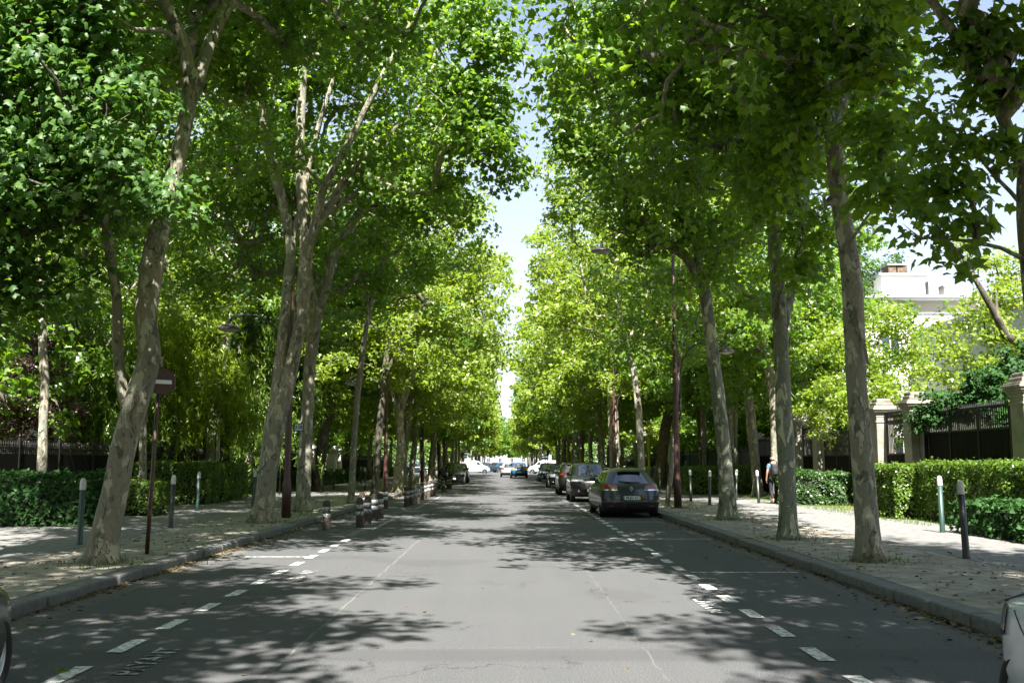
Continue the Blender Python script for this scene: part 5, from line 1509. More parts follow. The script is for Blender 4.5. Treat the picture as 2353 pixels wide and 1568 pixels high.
def wheel(e, x, y, R, side, spokes=5, wd=.20, loose=None):
    T = Matrix.Translation((x, y, R)) @ Matrix.Rotation(side * math.pi / 2, 4, 'Y')
    h = wd / 2; Ri = R * .70
    t = MB(); t.lathe([(Ri, -h), (R * .90, -h * 1.0), (R * .985, -h * .82), (R, -h * .5), (R, h * .5), (R * .985, h * .82), (R * .93, h), (R * .82, h * 1.04), (Ri + .004, h * .93), (Ri, h * .7)], 40, M=T, cap=False)
    w = t.build('wheel', M['tyre'], e)
    r = MB(); r.lathe([(Ri * .3, -h * .2), (Ri * .97, -h * .2), (Ri * .97, h * .6), (Ri + .004, h * .92), (Ri - .012, h * .95), (Ri - .022, h * .55), (Ri - .03, h * .15)], 40, M=T, cap=False)
    r.lathe([(.001, -h * .1), (Ri * .94, -h * .1)], 30, mi=1, M=T, cap=False)
    for k in range(spokes):
        a = 2 * math.pi * k / spokes + .25
        Ts = T @ Matrix.Rotation(a, 4, 'Z')
        r.bevbox(.02, Ri - .01, -.022 - .0, .022, h * .35, h * .68, .008, M=Ts, smooth=False)
    r.lathe([(.055, h * .3), (.055, h * .72), (.03, h * .78), (.002, h * .78)], 20, M=T)
    r.build('rim', [M['rim'], M['trim']], w)
    return w

def vehicle(name, label, cat, loc, rz, sl, col, R=.32, wb=2.65, ysh=0.0, W=1.8, win=None, rear=None, front=None, roofrail=False, mirrors=True, spokes=5, group=None, bowf=.16, bowr=.10, cut=True, lowtrim=.30, seg='estate'):
    e = empty(name, loc, rz, label, cat, group)
    S = Shell(sl, bowf, bowr)
    ys = (wb / 2 + ysh, -wb / 2 + ysh)
    ob = S.body(ys, R).build('body', [M[col], M['trim']], e)
    if cut:
        cut_arches(ob, ys, R, W)
    else:
        a = MB()
        for y in ys:
            for sx in (-1, 1):
                a.lathe([(.002, -.02), (R + .05, -.02), (R + .05, .012), (.002, .012)], 24, M=Matrix.Translation((sx * (W / 2 - .008), y, R)) @ Matrix.Rotation(sx * math.pi / 2, 4, 'Y'), smooth=False)
        a.build('wheel_arches', M['trim'], e)
    for y in ys:
        for sx in (-1, 1): wheel(e, sx * (W / 2 - .115 + (0 if cut else .05)), y, R, sx, spokes)
    zb, zt, yfb, yft, yrb, yrt = win['zb'], win['zt'], win['yfb'], win['yft'], win['yrb'], win['yrt']
    # windscreen and rear window
    g = MB(); S.patch(g, .35, NF - .35, zb + .02, zt, .007, 10, 6); g.build('windscreen', M['car_glass'], e)
    if win.get('rear', True):
        g = MB(); S.patch(g, S.RR + .5, S.RR + NF - .5, win.get('rzb', zb + .03), win.get('rzt', zt - .02), .008, 10, 6, k0t=S.RR + .9, k1t=S.RR + NF - .9); rw = g.build('rear_window', M['car_glass'], e)
        if rear:
            w = MB()
            z_ = win.get('rzb', zb + .03) + .03
            pts = [S.off(S.RR + NF * t, z_ + dz, .03) for t, dz in ((.82, .02), (.6, .0), (.45, -.01), (.25, .0))]
            w.tube(pts, [.012, .016, .014, .008], n=6); w.build('wiper', M['trim'], rw)
    for side in (1, -1):
        cuts = win['cuts']
        for i in range(len(cuts) - 1):
            b0, t0 = cuts[i]; b1, t1 = cuts[i + 1]
            g = MB(); vs = []; nk, nz = 5, 4
            for j in range(nz + 1):
                t = j / nz; z = zb + .03 + (zt - zb - .04) * t
                ya = b0 + (t0 - b0) * t - .02; yb_ = b1 + (t1 - b1) * t + .02
                for q in range(nk + 1): vs.append(S.off(S.ky(ya + (yb_ - ya) * q / nk, z, side), z, .006))
            g.add(vs, [(j * (nk + 1) + q, j * (nk + 1) + q + 1, (j + 1) * (nk + 1) + q + 1, (j + 1) * (nk + 1) + q) for j in range(nz) for q in range(nk)], 0, True)
            g.build('side_window', M['car_glass'], e)
        # door seams
        for (b0, t0) in cuts[:-1]:
            sm = MB(); S.patch(sm, S.ky(b0 + .006, .5, side), S.ky(b0 - .006, .5, side), lowtrim + .05, zb, .003, 1, 8, k0t=S.ky(b0 + .006, zb, side), k1t=S.ky(b0 - .006, zb, side))
            sm.build('door_seam', M['trim'], e)
        for (b0, t0), (b1, t1) in list(zip(cuts[:-1], cuts[1:]))[:2]:
            h_ = MB(); yy = b1 + .16; k = S.ky(yy, zb - .1, side); p = S.off(k, zb - .1, .02)
            h_.bevbox(p.x - .012, p.x + .012, p.y - .08, p.y + .08, p.z - .014, p.z + .014, .008); h_.build('door_handle', M[col], e)
        if mirrors:
            p = S.off(S.ky(cuts[0][0] - .12, zb + .04, side), zb + .04, .10)
            m_ = MB(); m_.bevbox(p.x - .10, p.x + .10, p.y - .05, p.y + .07, p.z - .05, p.z + .09, .035, smooth=True); m_.box(p.x - side * .13 - .02, p.x - side * .06 + .02, p.y - .02, p.y + .03, p.z - .05, p.z - .02)
            m_.build('mirror', M[col], e)
    # dark lower edge all round
    lt = MB(); S.patch(lt, 0, S.N - .001, sl[0][0] + .01, lowtrim, .004, S.N, 2)
    if rear and rear.get('lowdark'): S.patch(lt, S.RR - NC * .8, S.RR + NF + NC * .8, sl[0][0] + .01, rear['lowdark'], .008, 22, 4)
    if front and front.get('lowdark'): S.patch(lt, -NC * .6, NF + NC * .6, sl[0][0] + .01, front['lowdark'], .008, 22, 4)
    # keep the strip off the wheel openings
    keep = []
    for f, mi_, sm_ in zip(lt.f, lt.m, lt.sm):
        c = sum((Vector(lt.v[i]) for i in f), Vector()) / len(f)
        if any(math.hypot(c.y - y, c.z - R) < R + .09 for y in ys) and abs(c.x) > W / 2 - .25: continue
        keep.append((f, mi_, sm_))
    lt.f = [k[0] for k in keep]; lt.m = [k[1] for k in keep]; lt.sm = [k[2] for k in keep]
    lt.build('lower_trim', M['trim'], e)
    def rearp(x, z, d=0.0):
        yf, yr, w, rf, rr = S.par(z); k = S.RR + NF * (w - rr - x) / (2 * (w - rr)); return S.off(k, z, d)
    def frontp(x, z, d=0.0):
        yf, yr, w, rf, rr = S.par(z); k = NF * (x + w - rf) / (2 * (w - rf)); return S.off(k, z, d)
    if rear:
        z0, z1 = rear['lz']
        for side in (1, -1):
            if side > 0: k0, k1 = S.RR - NC - rear.get('wrap', 1.0), S.RR + rear['li']
            else: k0, k1 = S.RR + NF - rear['li'], S.RR + NF + NC + rear.get('wrap', 1.0)
            g = MB(); sh = rear.get('slant', 0)
            S.patch(g, k0, k1, z0, z1, .010, 12, 4, k0t=k0 - (sh if side > 0 else 0), k1t=k1 + (0 if side > 0 else sh))
            tl = g.build('tail_light', M[rear.get('lm', 'lamp_red')], e)
            if rear.get('clear'):
                g = MB(); a, b_ = (k1 - 1.5, k1 - .12) if side > 0 else (k0 + .12, k0 + 1.5)
                S.patch(g, a, b_, z0 + .035, z1 - .045, .017, 5, 3); g.build('clear_lens', M['lamp_clear'], tl)
                g = MB(); S.patch(g, k0 + .1, k1 + (.1 if side > 0 else .1), z0 - .02, z0 + .014, .016, 12, 1); g.build('bright_edge', M['chrome'], tl)
        zp = rear['plate']
        p = rearp(0, zp, .02); pb = MB()
        if rear.get('recess'):
            q = MB(); w0, w1, hh = .40, .30, .075
            vs = [rearp(-w0, zp - hh, .012), rearp(w0, zp - hh, .012), rearp(w1, zp + hh, .012), rearp(-w1, zp + hh, .012)]
            q.add(vs, [(0, 1, 2, 3)]); q.build('plate_recess', M['trim'], e)
        pb.bevbox(-.26, .26, p.y - .012, p.y, zp - .055, zp + .055, .004); pl_ = pb.build('number_plate', M['plate_w'], e)
        if rear.get('text'):
            q = MB(); q.box(-.26, -.215, p.y - .0155, p.y - .0125, zp - .053, zp + .053); q.build('blue_band', M['plate_b'], pl_)
            q = MB(); q.box(.215, .26, p.y - .0155, p.y - .0125, zp - .053, zp + .053); q.build('yellow_band', M['plate_y'], pl_)
            text_mesh('plate_lettering', rear['text'], .105, M['ink'], Matrix.Translation((0, p.y - .0145, zp)) @ Matrix.Rotation(math.pi / 2, 4, 'X'), pl_, bold=.0035, sx=.92)
        if rear.get('badge'):
            p2 = rearp(0, rear['badge'], .012)
            q = MB(); T = Matrix.Translation(p2) @ Matrix.Rotation(math.pi / 2, 4, 'X')
            # open diamond shaped emblem
            o4 = [(0, .075), (.052, 0), (0, -.075), (-.052, 0)]; i4 = [(0, .045), (.028, 0), (0, -.045), (-.028, 0)]
            vs = [T @ Vector((x, y, .006)) for x, y in o4 + i4]
            q.add(vs, [(i, i + 4, (i + 1) % 4 + 4, (i + 1) % 4) for i in range(4)]); q.build('emblem', M['chrome'], e)
        if rear.get('script'):
            p3 = rearp(0, rear['badge'] - .16, .012)
            text_mesh('badge_lettering', rear['script'], .05, M['chrome'], Matrix.Translation((p3.x, p3.y - .004, p3.z)) @ Matrix.Rotation(math.pi / 2, 4, 'X'), e, bold=.001)
        if rear.get('refl'):
            for sx in (-1, 1):
                p = rearp(sx * .62, .36, .016); q = MB(); q.bevbox(p.x - .07, p.x + .07, p.y - .006, p.y + .006, p.z - .02, p.z + .02, .004); q.build('reflector', M['lamp_red'], e)
        if rear.get('spoiler'):
            zz = win['zt'] + .0; q = MB(); pa = S.off(S.RR + .8, zz, .0); q.bevbox(-abs(pa.x), abs(pa.x), pa.y - .12, pa.y + .12, zz + .0, zz + .035, .015, smooth=True); q.build('spoiler', M[col], e)
    if front:
        z0, z1 = front['lz']
        for side in (1, -1):
            if side > 0: k0, k1 = NF - front['li'], NF + NC + front.get('wrap', .4)
            else: k0, k1 = -NC - front.get('wrap', .4), front['li']
            g = MB(); S.patch(g, k0, k1, z0, z1, .012, 12, 4, k0t=k0 + (.6 if side > 0 else 0), k1t=k1 - (0 if side > 0 else .6)); hl_ = g.build('headlight', M['lamp_clear'], e)
            g = MB(); S.patch(g, k0, k1, z0 - .015, z0 + .012, .013, 12, 1); g.build('headlight_edge', M['trim'], hl_)
            if front.get('fog'):
                p = frontp(side * .6, front['fog'], .012); q = MB(); q.lathe([(.05, -.01), (.05, .012), (.001, .018)], 14, M=Matrix.Translation(p) @ Matrix.Rotation(-math.pi / 2, 4, 'X')); q.build('fog_lamp', M['lamp_clear'], e)
        gz0, gz1 = front['grille']
        g = MB(); S.patch(g, 2.2, NF - 2.2, gz0, gz1, .013, 10, 3); gr_ = g.build('grille', M['trim'], e)
        g = MB()
        for i in range(3):
            zz = gz0 + (gz1 - gz0) * (i + .5) / 3; S.patch(g, 2.6, NF - 2.6, zz - .006, zz + .006, .018, 10, 1)
        g.build('grille_bars', M['chrome'], gr_)
        p = frontp(0, front['plate'], .02); q = MB(); q.bevbox(-.26, .26, p.y, p.y + .012, p.z - .055, p.z + .055, .004); q.build('number_plate', M['plate_w'], e)
    if roofrail:
        for sx in (1, -1):
            pts = []
            for t in range(9):
                y = win['cuts'][0][1] - .1 + (win['cuts'][-1][1] + .1 - win['cuts'][0][1]) * t / 8
                zz = sl[-3][0]; x_ = abs(S.at(S.ky(y, zz, 1), zz).x) - .03
                pts.append((sx * x_, y, zz + (.06 if 0 < t < 8 else .0)))
            q = MB(); q.tube(pts, .016, n=8); q.build('roof_rail', M['chrome'] if roofrail == 'chrome' else M['trim'], e)
        q = MB(); q.tube([(0, win['cuts'][-1][1] + .2, sl[-1][0] - .02), (0, win['cuts'][-1][1] + .02, sl[-1][0] + .16)], [.008, .004], n=6); q.build('aerial', M['trim'], e)
    return e

# outlines: (z, front y, rear y, half width, front corner radius, rear corner radius)
def sl_estate(H=1.50, yf=2.28, yr=-2.28, W=.90):
    return [(.17, yf - .20, yr + .25, W - .10, .35, .30), (.24, yf - .08, yr + .07, W - .04, .38, .30), (.42, yf, yr, W - .005, .42, .30), (.60, yf + .0, yr + .01, W, .44, .28), (.72, yf - .05, yr + .05, W - .005, .46, .27),
            (.82, yf - .22, yr + .06, W - .02, .48, .26), (.90, yf - .62, yr + .09, W - .035, .45, .24), (.955, yf - 1.12, yr + .14, W - .055, .34, .22), (.99, yf - 1.26, yr + .17, W - .07, .28, .2),
            (H - .13, yf - 1.95, yr + .62, W - .27, .20, .20), (H - .07, yf - 2.10, yr + .72, W - .32, .20, .20), (H - .03, yf - 2.28, yr + .86, W - .40, .2, .2), (H, yf - 2.65, yr + 1.2, W - .62, .12, .12)]
def sl_suv(H=1.62, yf=2.15, yr=-2.15, W=.91, hood=1.0, belt=1.06):
    return [(.22, yf - .22, yr + .25, W - .10, .30, .28), (.30, yf - .08, yr + .07, W - .03, .34, .28), (.50, yf, yr, W, .38, .28), (.72, yf + .0, yr + .02, W, .38, .26), (.86, yf - .04, yr + .05, W - .01, .38, .25),
            (hood - .05, yf - .13, yr + .07, W - .03, .38, .24), (hood - .015, yf - .5, yr + .10, W - .04, .36, .22), (belt - .02, yf - 1.0, yr + .13, W - .06, .28, .2), (belt, yf - 1.12, yr + .15, W - .07, .26, .2),
            (H - .11, yf - 1.72, yr + .42, W - .21, .18, .16), (H - .06, yf - 1.84, yr + .48, W - .26, .2, .18), (H - .025, yf - 2.0, yr + .6, W - .34, .2, .2), (H, yf - 2.3, yr + .9, W - .58, .12, .12)]
def win_from(sl, cuts, **k):
    zb = sl[8][0]; zt = sl[9][0]
    d = dict(zb=zb, zt=zt, yfb=0, yft=0, yrb=0, yrt=0, cuts=cuts); d.update(k); return d
s_e = sl_estate(1.48)
# cuts: (y at the belt, y at the roof) of the pillar lines
c_e = [(.78, .15), (-.05, -.12), (-.95, -.95), (-1.85, -1.40)]
gpos = gp(1440, 1187, 0)
vehicle('estate_car', 'blue-grey estate car with roof rails parked on the right, its rear towards the camera', 'car', (3.66, 29.9 + 2.28, 0), math.radians(1.0), s_e, 'car_grey', .325, 2.70, .02, 1.8,
        win_from(s_e, c_e, rzb=1.01, rzt=1.33), rear=dict(lz=(.83, .985), li=1.9, wrap=1.6, clear=True, plate=.60, recess=True, text='49-JO-15', badge=.86, script=None, refl=True, lowdark=.46, spoiler=True, lm='lamp_red'),
        front=dict(lz=(.66, .80), li=2.5, grille=(.42, .55), plate=.5), roofrail='chrome', group='cars parked on the right')
s_s = sl_suv(1.64, 2.15, -2.15, .92)
c_s = [(.78, .22), (-.05, -.08), (-.95, -.95), (-1.70, -1.45)]
vehicle('suv', 'glossy black sport utility car facing the camera behind the grey estate', 'car', (3.55, 41.4 + 2.15, 0), math.pi, s_s, 'car_black', .35, 2.62, 0, 1.84, win_from(s_s, c_s),
        rear=dict(lz=(.86, 1.0), li=2.0, plate=.7, lowdark=.5), front=dict(lz=(.85, .93), li=1.5, grille=(.58, .80), plate=.50, lowdark=.42, fog=.45), roofrail='black', group='cars parked on the right')
vehicle('suv', 'grey-brown sport utility car with red tail lights, seen from behind between the two black cars', 'car', (3.50, 50.6 + 2.1, 0), 0, s_s, 'car_brown', .35, 2.62, 0, 1.84, win_from(s_s, c_s),
        rear=dict(lz=(.98, 1.09), li=3.0, plate=.7, lowdark=.52, refl=True, spoiler=True), front=dict(lz=(.84, .95), li=2.3, grille=(.58, .80), plate=.50), roofrail='chrome', group='cars parked on the right')
s_c = sl_suv(1.60, 2.0, -2.0, .88, .96, 1.02)
vehicle('small_car', 'black family car with bright headlamps facing the camera, third behind the grey estate', 'car', (3.50, 63.5 + 2.0, 0), math.pi, s_c, 'car_black', .32, 2.5, 0, 1.76, win_from(s_c, [(.72, .2), (-.05, -.08), (-.9, -.9), (-1.6, -1.35)]),
        rear=dict(lz=(.86, 1.0), li=2.0, plate=.7), front=dict(lz=(.72, .90), li=2.0, wrap=1.4, grille=(.50, .66), plate=.50, fog=.42, lowdark=.40), group='cars parked on the right', cut=False)
vehicle('small_car', 'dark car facing the camera, farthest parked on the right before the crossing', 'car', (3.55, 84 + 2.0, 0), math.pi, s_c, 'car_navy', .32, 2.5, 0, 1.76, win_from(s_c, [(.72, .2), (-.05, -.08), (-.9, -.9), (-1.6, -1.35)]),
        front=dict(lz=(.74, .88), li=2.2, grille=(.52, .66), plate=.50, fog=.42), group='cars parked on the right', cut=False)
vehicle('small_car', 'black hatchback facing the camera parked on the left past the striped posts', 'car', (-4.02, 73.5 + 2.0, 0), math.pi, s_c, 'car_black', .32, 2.5, 0, 1.76, win_from(s_c, [(.72, .2), (-.05, -.08), (-.9, -.9), (-1.6, -1.35)]),
        front=dict(lz=(.78, .90), li=2.2, grille=(.50, .66), plate=.46, lowdark=.4), group='cars parked on the left', cut=False)
vehicle('small_car', 'dark hatchback tucked behind the black one parked on the left', 'car', (-4.05, 80.5 + 2.0, 0), math.pi, s_c, 'car_brown', .32, 2.5, 0, 1.76, win_from(s_c, [(.72, .2), (-.05, -.08), (-.9, -.9), (-1.6, -1.35)]),
        front=dict(lz=(.78, .90), li=2.2, grille=(.50, .66), plate=.46), group='cars parked on the left', cut=False)
vehicle('small_car', 'mid blue hatchback driving away down the middle of the avenue', 'car', (1.22, 103.5 + 2.0, 0), 0, s_c, 'car_blue', .32, 2.5, 0, 1.76, win_from(s_c, [(.72, .2), (-.05, -.08), (-.9, -.9), (-1.6, -1.35)]),
        rear=dict(lz=(.86, 1.10), li=.8, wrap=.6, lm='lamp_amber', plate=.62, lowdark=.48), group='moving cars', cut=False)
vehicle('small_car', 'grey car driving away just left of and beyond the blue hatchback', 'car', (.15, 111 + 2.0, 0), 0, s_c, 'car_silver', .32, 2.5, 0, 1.76, win_from(s_c, [(.72, .2), (-.05, -.08), (-.9, -.9), (-1.6, -1.35)]),
        rear=dict(lz=(.86, 1.04), li=1.2, wrap=.6, plate=.62, lowdark=.5), group='moving cars', cut=False)
# vans on the side street
s_v = [(.25, 2.1, -2.15, .82, .3, .15), (.34, 2.24, -2.26, .90, .34, .14), (.55, 2.28, -2.28, .93, .36, .14), (.80, 2.22, -2.28, .93, .36, .14), (.95, 2.12, -2.28, .93, .34, .14), (1.05, 1.90, -2.28, .92, .3, .14), (1.14, 1.62, -2.28, .91, .28, .14), (1.20, 1.40, -2.28, .90, .26, .14), (1.22, 1.32, -2.28, .90, .26, .14),
       (1.72, .78, -2.22, .82, .2, .14), (1.82, .60, -2.18, .76, .2, .14), (1.87, .42, -2.12, .68, .18, .14), (1.90, .1, -1.9, .45, .12, .12)]
def van(label, x, y, rz, s=1.0):
    e = vehicle('van', label, 'van', (x, y, 0), rz, s_v, 'car_white', .33, 2.75, .1, 1.86, win_from(s_v, [(1.15, .74), (.35, .30)]), rear=None,
            front=dict(lz=(.82, .98), li=2.4, wrap=1.8, grille=(.60, .74), plate=.52), group='white vans on the side street', cut=False, lowtrim=.36)
    e.scale = (s, s, s); return e
van('white panel van crossing the avenue from left to right, beyond the black cars', -4.75, 146, math.radians(-88), 1.0)
van('white van turning in from the right side of the crossing', 5.2, 143, math.radians(78), 1.0)
for (lab, x, y, rz, c) in [('dark car waiting beyond the crossing, left of the traffic', -2.9, 163, math.radians(-70), 'car_navy'), ('pale blue car in the queue beyond the crossing', -1.0, 175, math.pi, 'car_blue'), ('silver car in the queue beyond the crossing', 1.0, 181, 0, 'car_silver'),
                           ('black car in the oncoming queue beyond the crossing', -2.2, 186, math.pi, 'car_black'), ('white car far down the avenue', 2.2, 196, 0, 'car_white'), ('dark saloon standing in the side street on the left, seen between trunks', -12.2, 138, math.radians(-86), 'car_navy'),
                           ('blue car in the side street on the left behind the trunks', -17.5, 141, math.radians(-86), 'car_blue'), ('silver car in the side street on the right behind the trunks', 12.5, 140, math.radians(86), 'car_silver'), ('white car in the side street on the right, half hidden by trunks', 17.5, 139, math.radians(86), 'car_white')]:
    vehicle('small_car', lab, 'car', (x, y, 0), rz, s_c, c, .32, 2.5, 0, 1.76, win_from(s_c, [(.72, .2), (-.05, -.08), (-.9, -.9), (-1.6, -1.35)]), front=dict(lz=(.74, .88), li=2.2, grille=(.52, .66), plate=.50), rear=dict(lz=(.86, 1.04), li=1.2, plate=.62), group='traffic round the crossing', cut=False)
# the two cars cut by the picture's edges
s_n = sl_estate(1.46, 2.1, -2.1, .88)
vehicle('small_car', 'grey-green car at the lower left corner, only its front wheel and wing in view', 'car', (-3.50 - .88, 7.00 - 1.30, 0), 0, s_n, 'car_olive', .325, 2.6, 0, 1.76, win_from(s_n, [(.65, .05), (-.1, -.15), (-.95, -.95), (-1.6, -1.4)]), front=dict(lz=(.60, .72), li=1.6, wrap=-2.4, grille=(.42, .55), plate=.45), rear=dict(lz=(.8, .95), li=2, plate=.6), group='cars at the edges of the picture', bowf=.36)
s_w = [(z, f_, r_, w_, min(.60, rf_ + .16) if z < .95 else rf_, rr_) for z, f_, r_, w_, rf_, rr_ in sl_suv(1.55, 2.06, -2.12, .90, .92, 1.0)]
vehicle('small_car', 'white car at the lower right corner, only its front wing, lamp and wheel in view', 'car', (2.79 + .90, 5.56 - 1.28, 0), 0, s_w, 'car_white', .33, 2.56, 0, 1.80, win_from(s_w, [(.75, .1), (-.1, -.15), (-.95, -.95), (-1.6, -1.4)]), front=dict(lz=(.70, .86), li=3.0, wrap=.2, grille=(.45, .6), plate=.45), rear=dict(lz=(.8, .95), li=2, plate=.6), spokes=10, group='cars at the edges of the picture', bowf=.32)

# motor scooter by the left black car
def scooter(label, x, y, rz=0.0):
    e = empty('scooter', (x, y, 0), rz, label, 'scooter')
    for yy in (.62, -.62):
        T = Matrix.Translation((0, yy, .25)) @ Matrix.Rotation(math.pi / 2, 4, 'Y')
        q = MB(); q.lathe([(.15, -.05), (.22, -.055), (.25, -.03), (.25, .03), (.22, .055), (.15, .05)], 22, M=T, cap=False); q.lathe([(.001, -.02), (.16, -.02), (.16, .02), (.001, .02)], 16, M=T); q.build('wheel', M['tyre'], e)
    q = MB(); q.tube([(0, -.75, .62), (0, -.5, .60), (0, -.1, .52), (0, .15, .34), (0, .35, .34), (0, .46, .6), (0, .50, .88)], [.10, .16, .15, .12, .12, .15, .08], n=12); q.build('body', M['car_black'], e)
    q = MB(); q.bevbox(-.15, .15, -.72, .0, .70, .80, .04, smooth=True); q.build('seat', M['trim'], e)
    q = MB(); q.tube([(0, .62, .25), (0, .5, .7), (0, .44, 1.0)], .03, n=8); q.tube([(-.33, .36, 1.04), (0, .45, 1.0), (.33, .36, 1.04)], .018, n=8); q.build('handlebar', M['trim'], e)
    q = MB(); q.bevbox(-.2, .2, -.98, -.62, .78, 1.08, .05, smooth=True); q.build('top_box', M['trim'], e)
    q = MB(); q.lathe([(.07, 0), (.06, .03), (.001, .05)], 14, M=Matrix.Translation((0, .56, .86)) @ Matrix.Rotation(-math.pi / 2, 4, 'X')); q.build('headlight', M['lamp_clear'], e)
scooter('dark scooter parked in front of the black hatchback on the left', -4.35, 70.2, math.radians(200))
scooter('dark scooter waiting at the far side of the crossing', -1.9, 166, math.radians(180))
# ------------------------------------------------------------------ walking man, seen from behind
M['skin'] = mat('skin', (.27, .16, .11), .55)
M['tee'] = mat('blue_tee_shirt', (.07, .14, .24), .9)
M['trouser'] = mat('dark_trousers', (.012, .012, .014), .9)
M['pack'] = mat('black_backpack', (.010, .010, .011), .7)
M['hair'] = mat('cropped_grey_hair', (.22, .19, .17), .9)
def skin_chain(name, verts, edges, radii, m, parent, root=0, sub=2):
    me = bpy.data.meshes.new(name); me.from_pydata(verts, edges, [])
    o = link(bpy.data.objects.new(name, me))
    s = o.modifiers.new('s', 'SKIN'); s.use_smooth_shade = True
    for i, r in enumerate(radii):
        r = r if hasattr(r, '__len__') else (r, r)
        me.skin_vertices[0].data[i].radius = r
    me.skin_vertices[0].data[root].use_root = True
    u = o.modifiers.new('u', 'SUBSURF'); u.levels = sub; u.render_levels = sub
    bpy.context.view_layer.update()
    dg = bpy.context.evaluated_depsgraph_get()
    nm = bpy.data.meshes.new_from_object(o.evaluated_get(dg))
    o.modifiers.clear(); o.data = nm; nm.materials.clear(); nm.materials.append(m)
    if parent is not None: o.parent = parent
    return o
b = gp(1779, 1156, PAV)
man = empty('person', b, math.radians(4), 'bald man in blue tee shirt and dark trousers with black backpack, walking away', 'person')
# body: one continuous figure (pelvis root), +y is away from the camera
V = [(0, 0, .92), (0, .01, 1.10), (0, .02, 1.28), (0, .02, 1.42), (0, .03, 1.50), (0, .05, 1.57), (0, .06, 1.66), (0, .06, 1.725),
     (.10, 0, .86), (.11, .10, .50), (.115, .16, .10), (.12, .26, .05), (.12, .34, .04),
     (-.10, 0, .86), (-.11, -.01, .49), (-.115, -.22, .14), (-.12, -.20, .05), (-.12, -.10, .03),
     (.17, .02, 1.40), (.235, .00, 1.14), (.245, .12, .92), (.245, .15, .86),
     (-.17, .02, 1.40), (-.25, -.03, 1.13), (-.27, .02, .89), (-.27, .03, .83)]
E = [(0, 1), (1, 2), (2, 3), (3, 4), (4, 5), (5, 6), (6, 7), (0, 8), (8, 9), (9, 10), (10, 11), (11, 12), (0, 13), (13, 14), (14, 15), (15, 16), (16, 17), (3, 18), (18, 19), (19, 20), (20, 21), (3, 22), (22, 23), (23, 24), (24, 25)]
Rr = [(.15, .11), (.14, .10), (.165, .105), (.15, .09), .06, .055, (.078, .095), (.055, .07), .085, .055, .037, .034, .02, .085, .055, .037, .034, .02, .058, .040, .028, .03, .058, .040, .028, .03]
skin_chain('body', V, E, Rr, M['skin'], man)
def grow_(vs, es, rs_, k): return [((r[0] + k, r[1] + k) if hasattr(r, '__len__') else r + k) for r in rs_]
tv = [V[0][:2] + (.93,), V[1], V[2], V[3], (0, .025, 1.47), V[18], (.205, .01, 1.25), V[22], (-.215, -.005, 1.25)]
skin_chain('tee_shirt', tv, [(0, 1), (1, 2), (2, 3), (3, 4), (3, 5), (5, 6), (3, 7), (7, 8)], [(.165, .125), (.158, .118), (.182, .12), (.168, .105), .075, .072, .066, .072, .066], M['tee'], man)
pv = [(0, 0, .93), V[8], V[9], (.115, .155, .13), V[13], V[14], (-.115, -.215, .17)]
skin_chain('trousers', pv, [(0, 1), (1, 2), (2, 3), (0, 4), (4, 5), (5, 6)], [(.165, .125), .105, .078, .062, .105, .078, .062], M['trouser'], man)
for i, (p0, p1) in enumerate((((.115, .14, .06), (.12, .36, .03)), ((-.115, -.24, .09), (-.12, -.06, .04)))):
    skin_chain('shoe', [p0, tuple((a + c) / 2 for a, c in zip(p0, p1)), p1], [(0, 1), (1, 2)], [(.05, .05), (.05, .04), (.045, .032)], M['trouser'], man)
q = MB(); q.bevbox(-.15, .15, -.30, -.10, 1.02, 1.46, .06, smooth=True); pk = q.build('backpack', M['pack'], man)
q = MB(); q.bevbox(-.11, .11, -.36, -.29, 1.06, 1.26, .03, smooth=True); q.build('pocket', M['pack'], pk)
for sx in (-1, 1):
    q = MB(); q.tube([(sx * .11, -.12, 1.44), (sx * .12, .0, 1.52), (sx * .12, .12, 1.44), (sx * .14, .13, 1.25), (sx * .15, -.05, 1.08)], .018, n=6); q.build('strap', M['pack'], pk)
bpy_h = MB()
T = Matrix.Translation((0, .045, 1.655))
bpy_h.lathe([(.0805, -.05), (.083, 0), (.079, .03)], 20, M=T @ Matrix.Diagonal((1, 1.22, 1, 1)), cap=False)
bpy_h.build('hair', M['hair'], man)
for sx in (-1, 1):
    q = MB(); q.bevbox(-.008, .008, -.018, .018, -.03, .03, .006, M=Matrix.Translation((sx * .086, .06, 1.65)), smooth=True); q.build('ear', M['skin'], man)
# fingers: each its own small chain rooted in the palm
for sx, hx, hy, hz in ((1, .245, .15, .86), (-1, -.27, .03, .83)):
    for k in range(4):
        y0 = hy - .030 + k * .02; ln = (.07, .08, .085, .07)[k]
        skin_chain('finger', [(hx, y0, hz - .01), (hx - sx * .004, y0 + .006, hz - .05), (hx - sx * .02, y0 + .012, hz - .05 - ln * .6)], [(0, 1), (1, 2)], [.010, .009, .007], M['skin'], man, sub=1)
    skin_chain('thumb', [(hx, hy + .02, hz + .01), (hx - sx * .02, hy + .05, hz - .02), (hx - sx * .025, hy + .06, hz - .05)], [(0, 1), (1, 2)], [.012, .010, .008], M['skin'], man, sub=1)

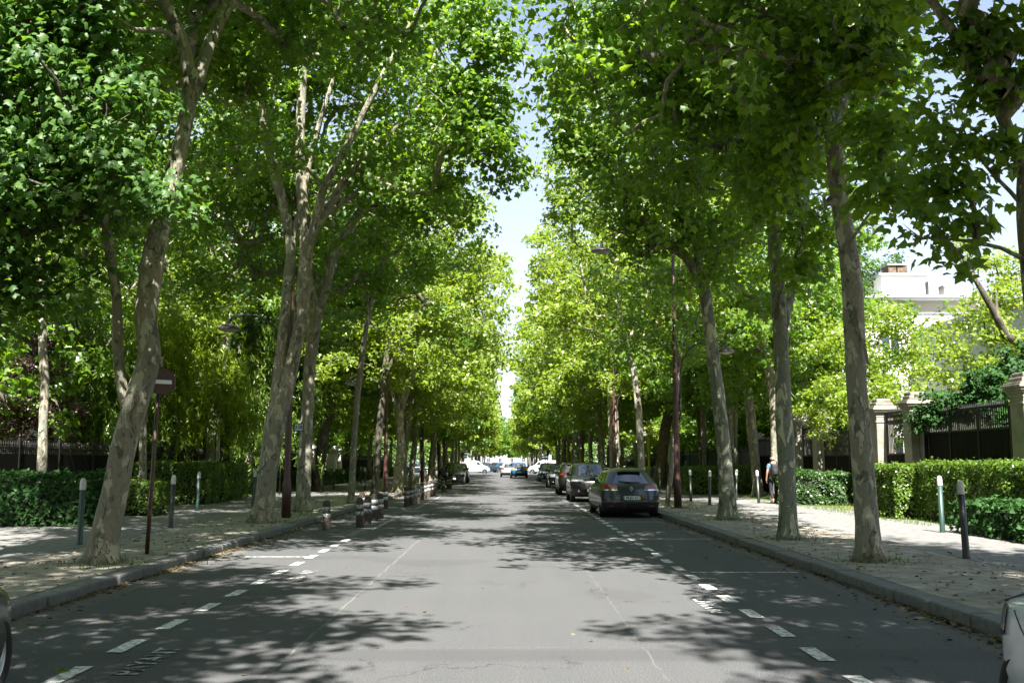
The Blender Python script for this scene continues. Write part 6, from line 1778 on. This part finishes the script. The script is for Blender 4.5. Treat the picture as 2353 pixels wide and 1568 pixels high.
# ------------------------------------------------------------------ fallen leaves and grit in the gutters and on the verges
rs = np.random.RandomState(5)
P = []
def scat(n, x0, x1, y0, y1, z, pw=1.0):
    y = y0 + (y1 - y0) * rs.random(n) ** pw
    P.append(np.stack([rs.uniform(x0, x1, n), y, np.full(n, z + .006)], 1))
for side in (1, -1):
    k = KR if side > 0 else KL
    for y0 in rs.uniform(6, 60, 150):
        n = rs.randint(6, 34); c = rs.uniform(.02, .14)
        P.append(np.stack([k - side * np.abs(rs.normal(size=n)) * c - side * .01, y0 + rs.normal(size=n) * .35, np.full(n, .010) + rs.random(n) * .015], 1))
scat(700, KR - .5, KR, 6, 60, 0, 1.5); scat(700, KL, KL + .5, 6, 60, 0, 1.5)
scat(1500, KR + .3, KR + 2.8, 7, 50, PAV, 1.3); scat(1500, KL - 2.6, KL - .3, 7, 50, PAV, 1.3)
scat(90, KL, KR, 7, 50, 0, 1.4)
scat(500, 9.6, 12, 20, 44, PAV, 1.0); scat(700, -14, -10.2, 22, 52, PAV, 1.0)
P = np.concatenate(P)
Nn = rs.normal(size=P.shape) * .28 + np.array([0, 0, 1.0]); D = rs.normal(size=P.shape) * np.array([1, 1, .1])
o = link(bpy.data.objects.new('fallen_leaves', leaves_mesh('fallen_leaves', P, Nn, D, .055 * rs.uniform(.4, 1.7, len(P)), 'mid', [M['leaf_litter']])))
tag(o, 'scattered dry leaves along the gutters and verges', 'fallen leaves', None, 'stuff')
# one yellow-green leaf lying on the road near the left corner
p = gp(144, 1538, .02)
o = link(bpy.data.objects.new('fallen_leaf', leaves_mesh('fallen_leaf', np.array([[0, 0, 0.0]]), np.array([[.2, -.3, 1.0]]), np.array([[1.0, .3, 0]]), .16, 'plane', [M['leaf_yel']])))
o.location = p; tag(o, 'single curled yellow-green leaf lying on the road near the lower left corner', 'leaf')
# tufts of grass in the beds and at the tree feet
P = []
scat(9000, -14, KL - 6.0, 26, 60, PAV); scat(7000, 9.9, 12.4, 24, 60, PAV)
for (x, y) in [(5.85, 26.6), (5.6, 20), (5.7, 15.6), (-6.1, 25.6), (-6.35, 31), (-6.1, 15.2), (5.7, 33.4), (-6.2, 29.2)]:
    n = 160; P.append(np.stack([x + rs.normal(size=n) * .4, y + rs.normal(size=n) * .4, np.full(n, PAV)], 1))
P = np.concatenate(P); n = len(P)
Nn = rs.normal(size=(n, 3)) * np.array([1, 1, .1]); D = np.tile([0, 0, 1.0], (n, 1)) + rs.normal(size=(n, 3)) * .4
P[:, 2] += .02
o = link(bpy.data.objects.new('grass', leaves_mesh('grass', P, Nn, D, .10 * rs.uniform(.5, 1.4, n), 'lance', [M['leaf_hedge']])))
tag(o, 'thin grass in the planting beds and round the tree feet', 'grass', None, 'stuff')
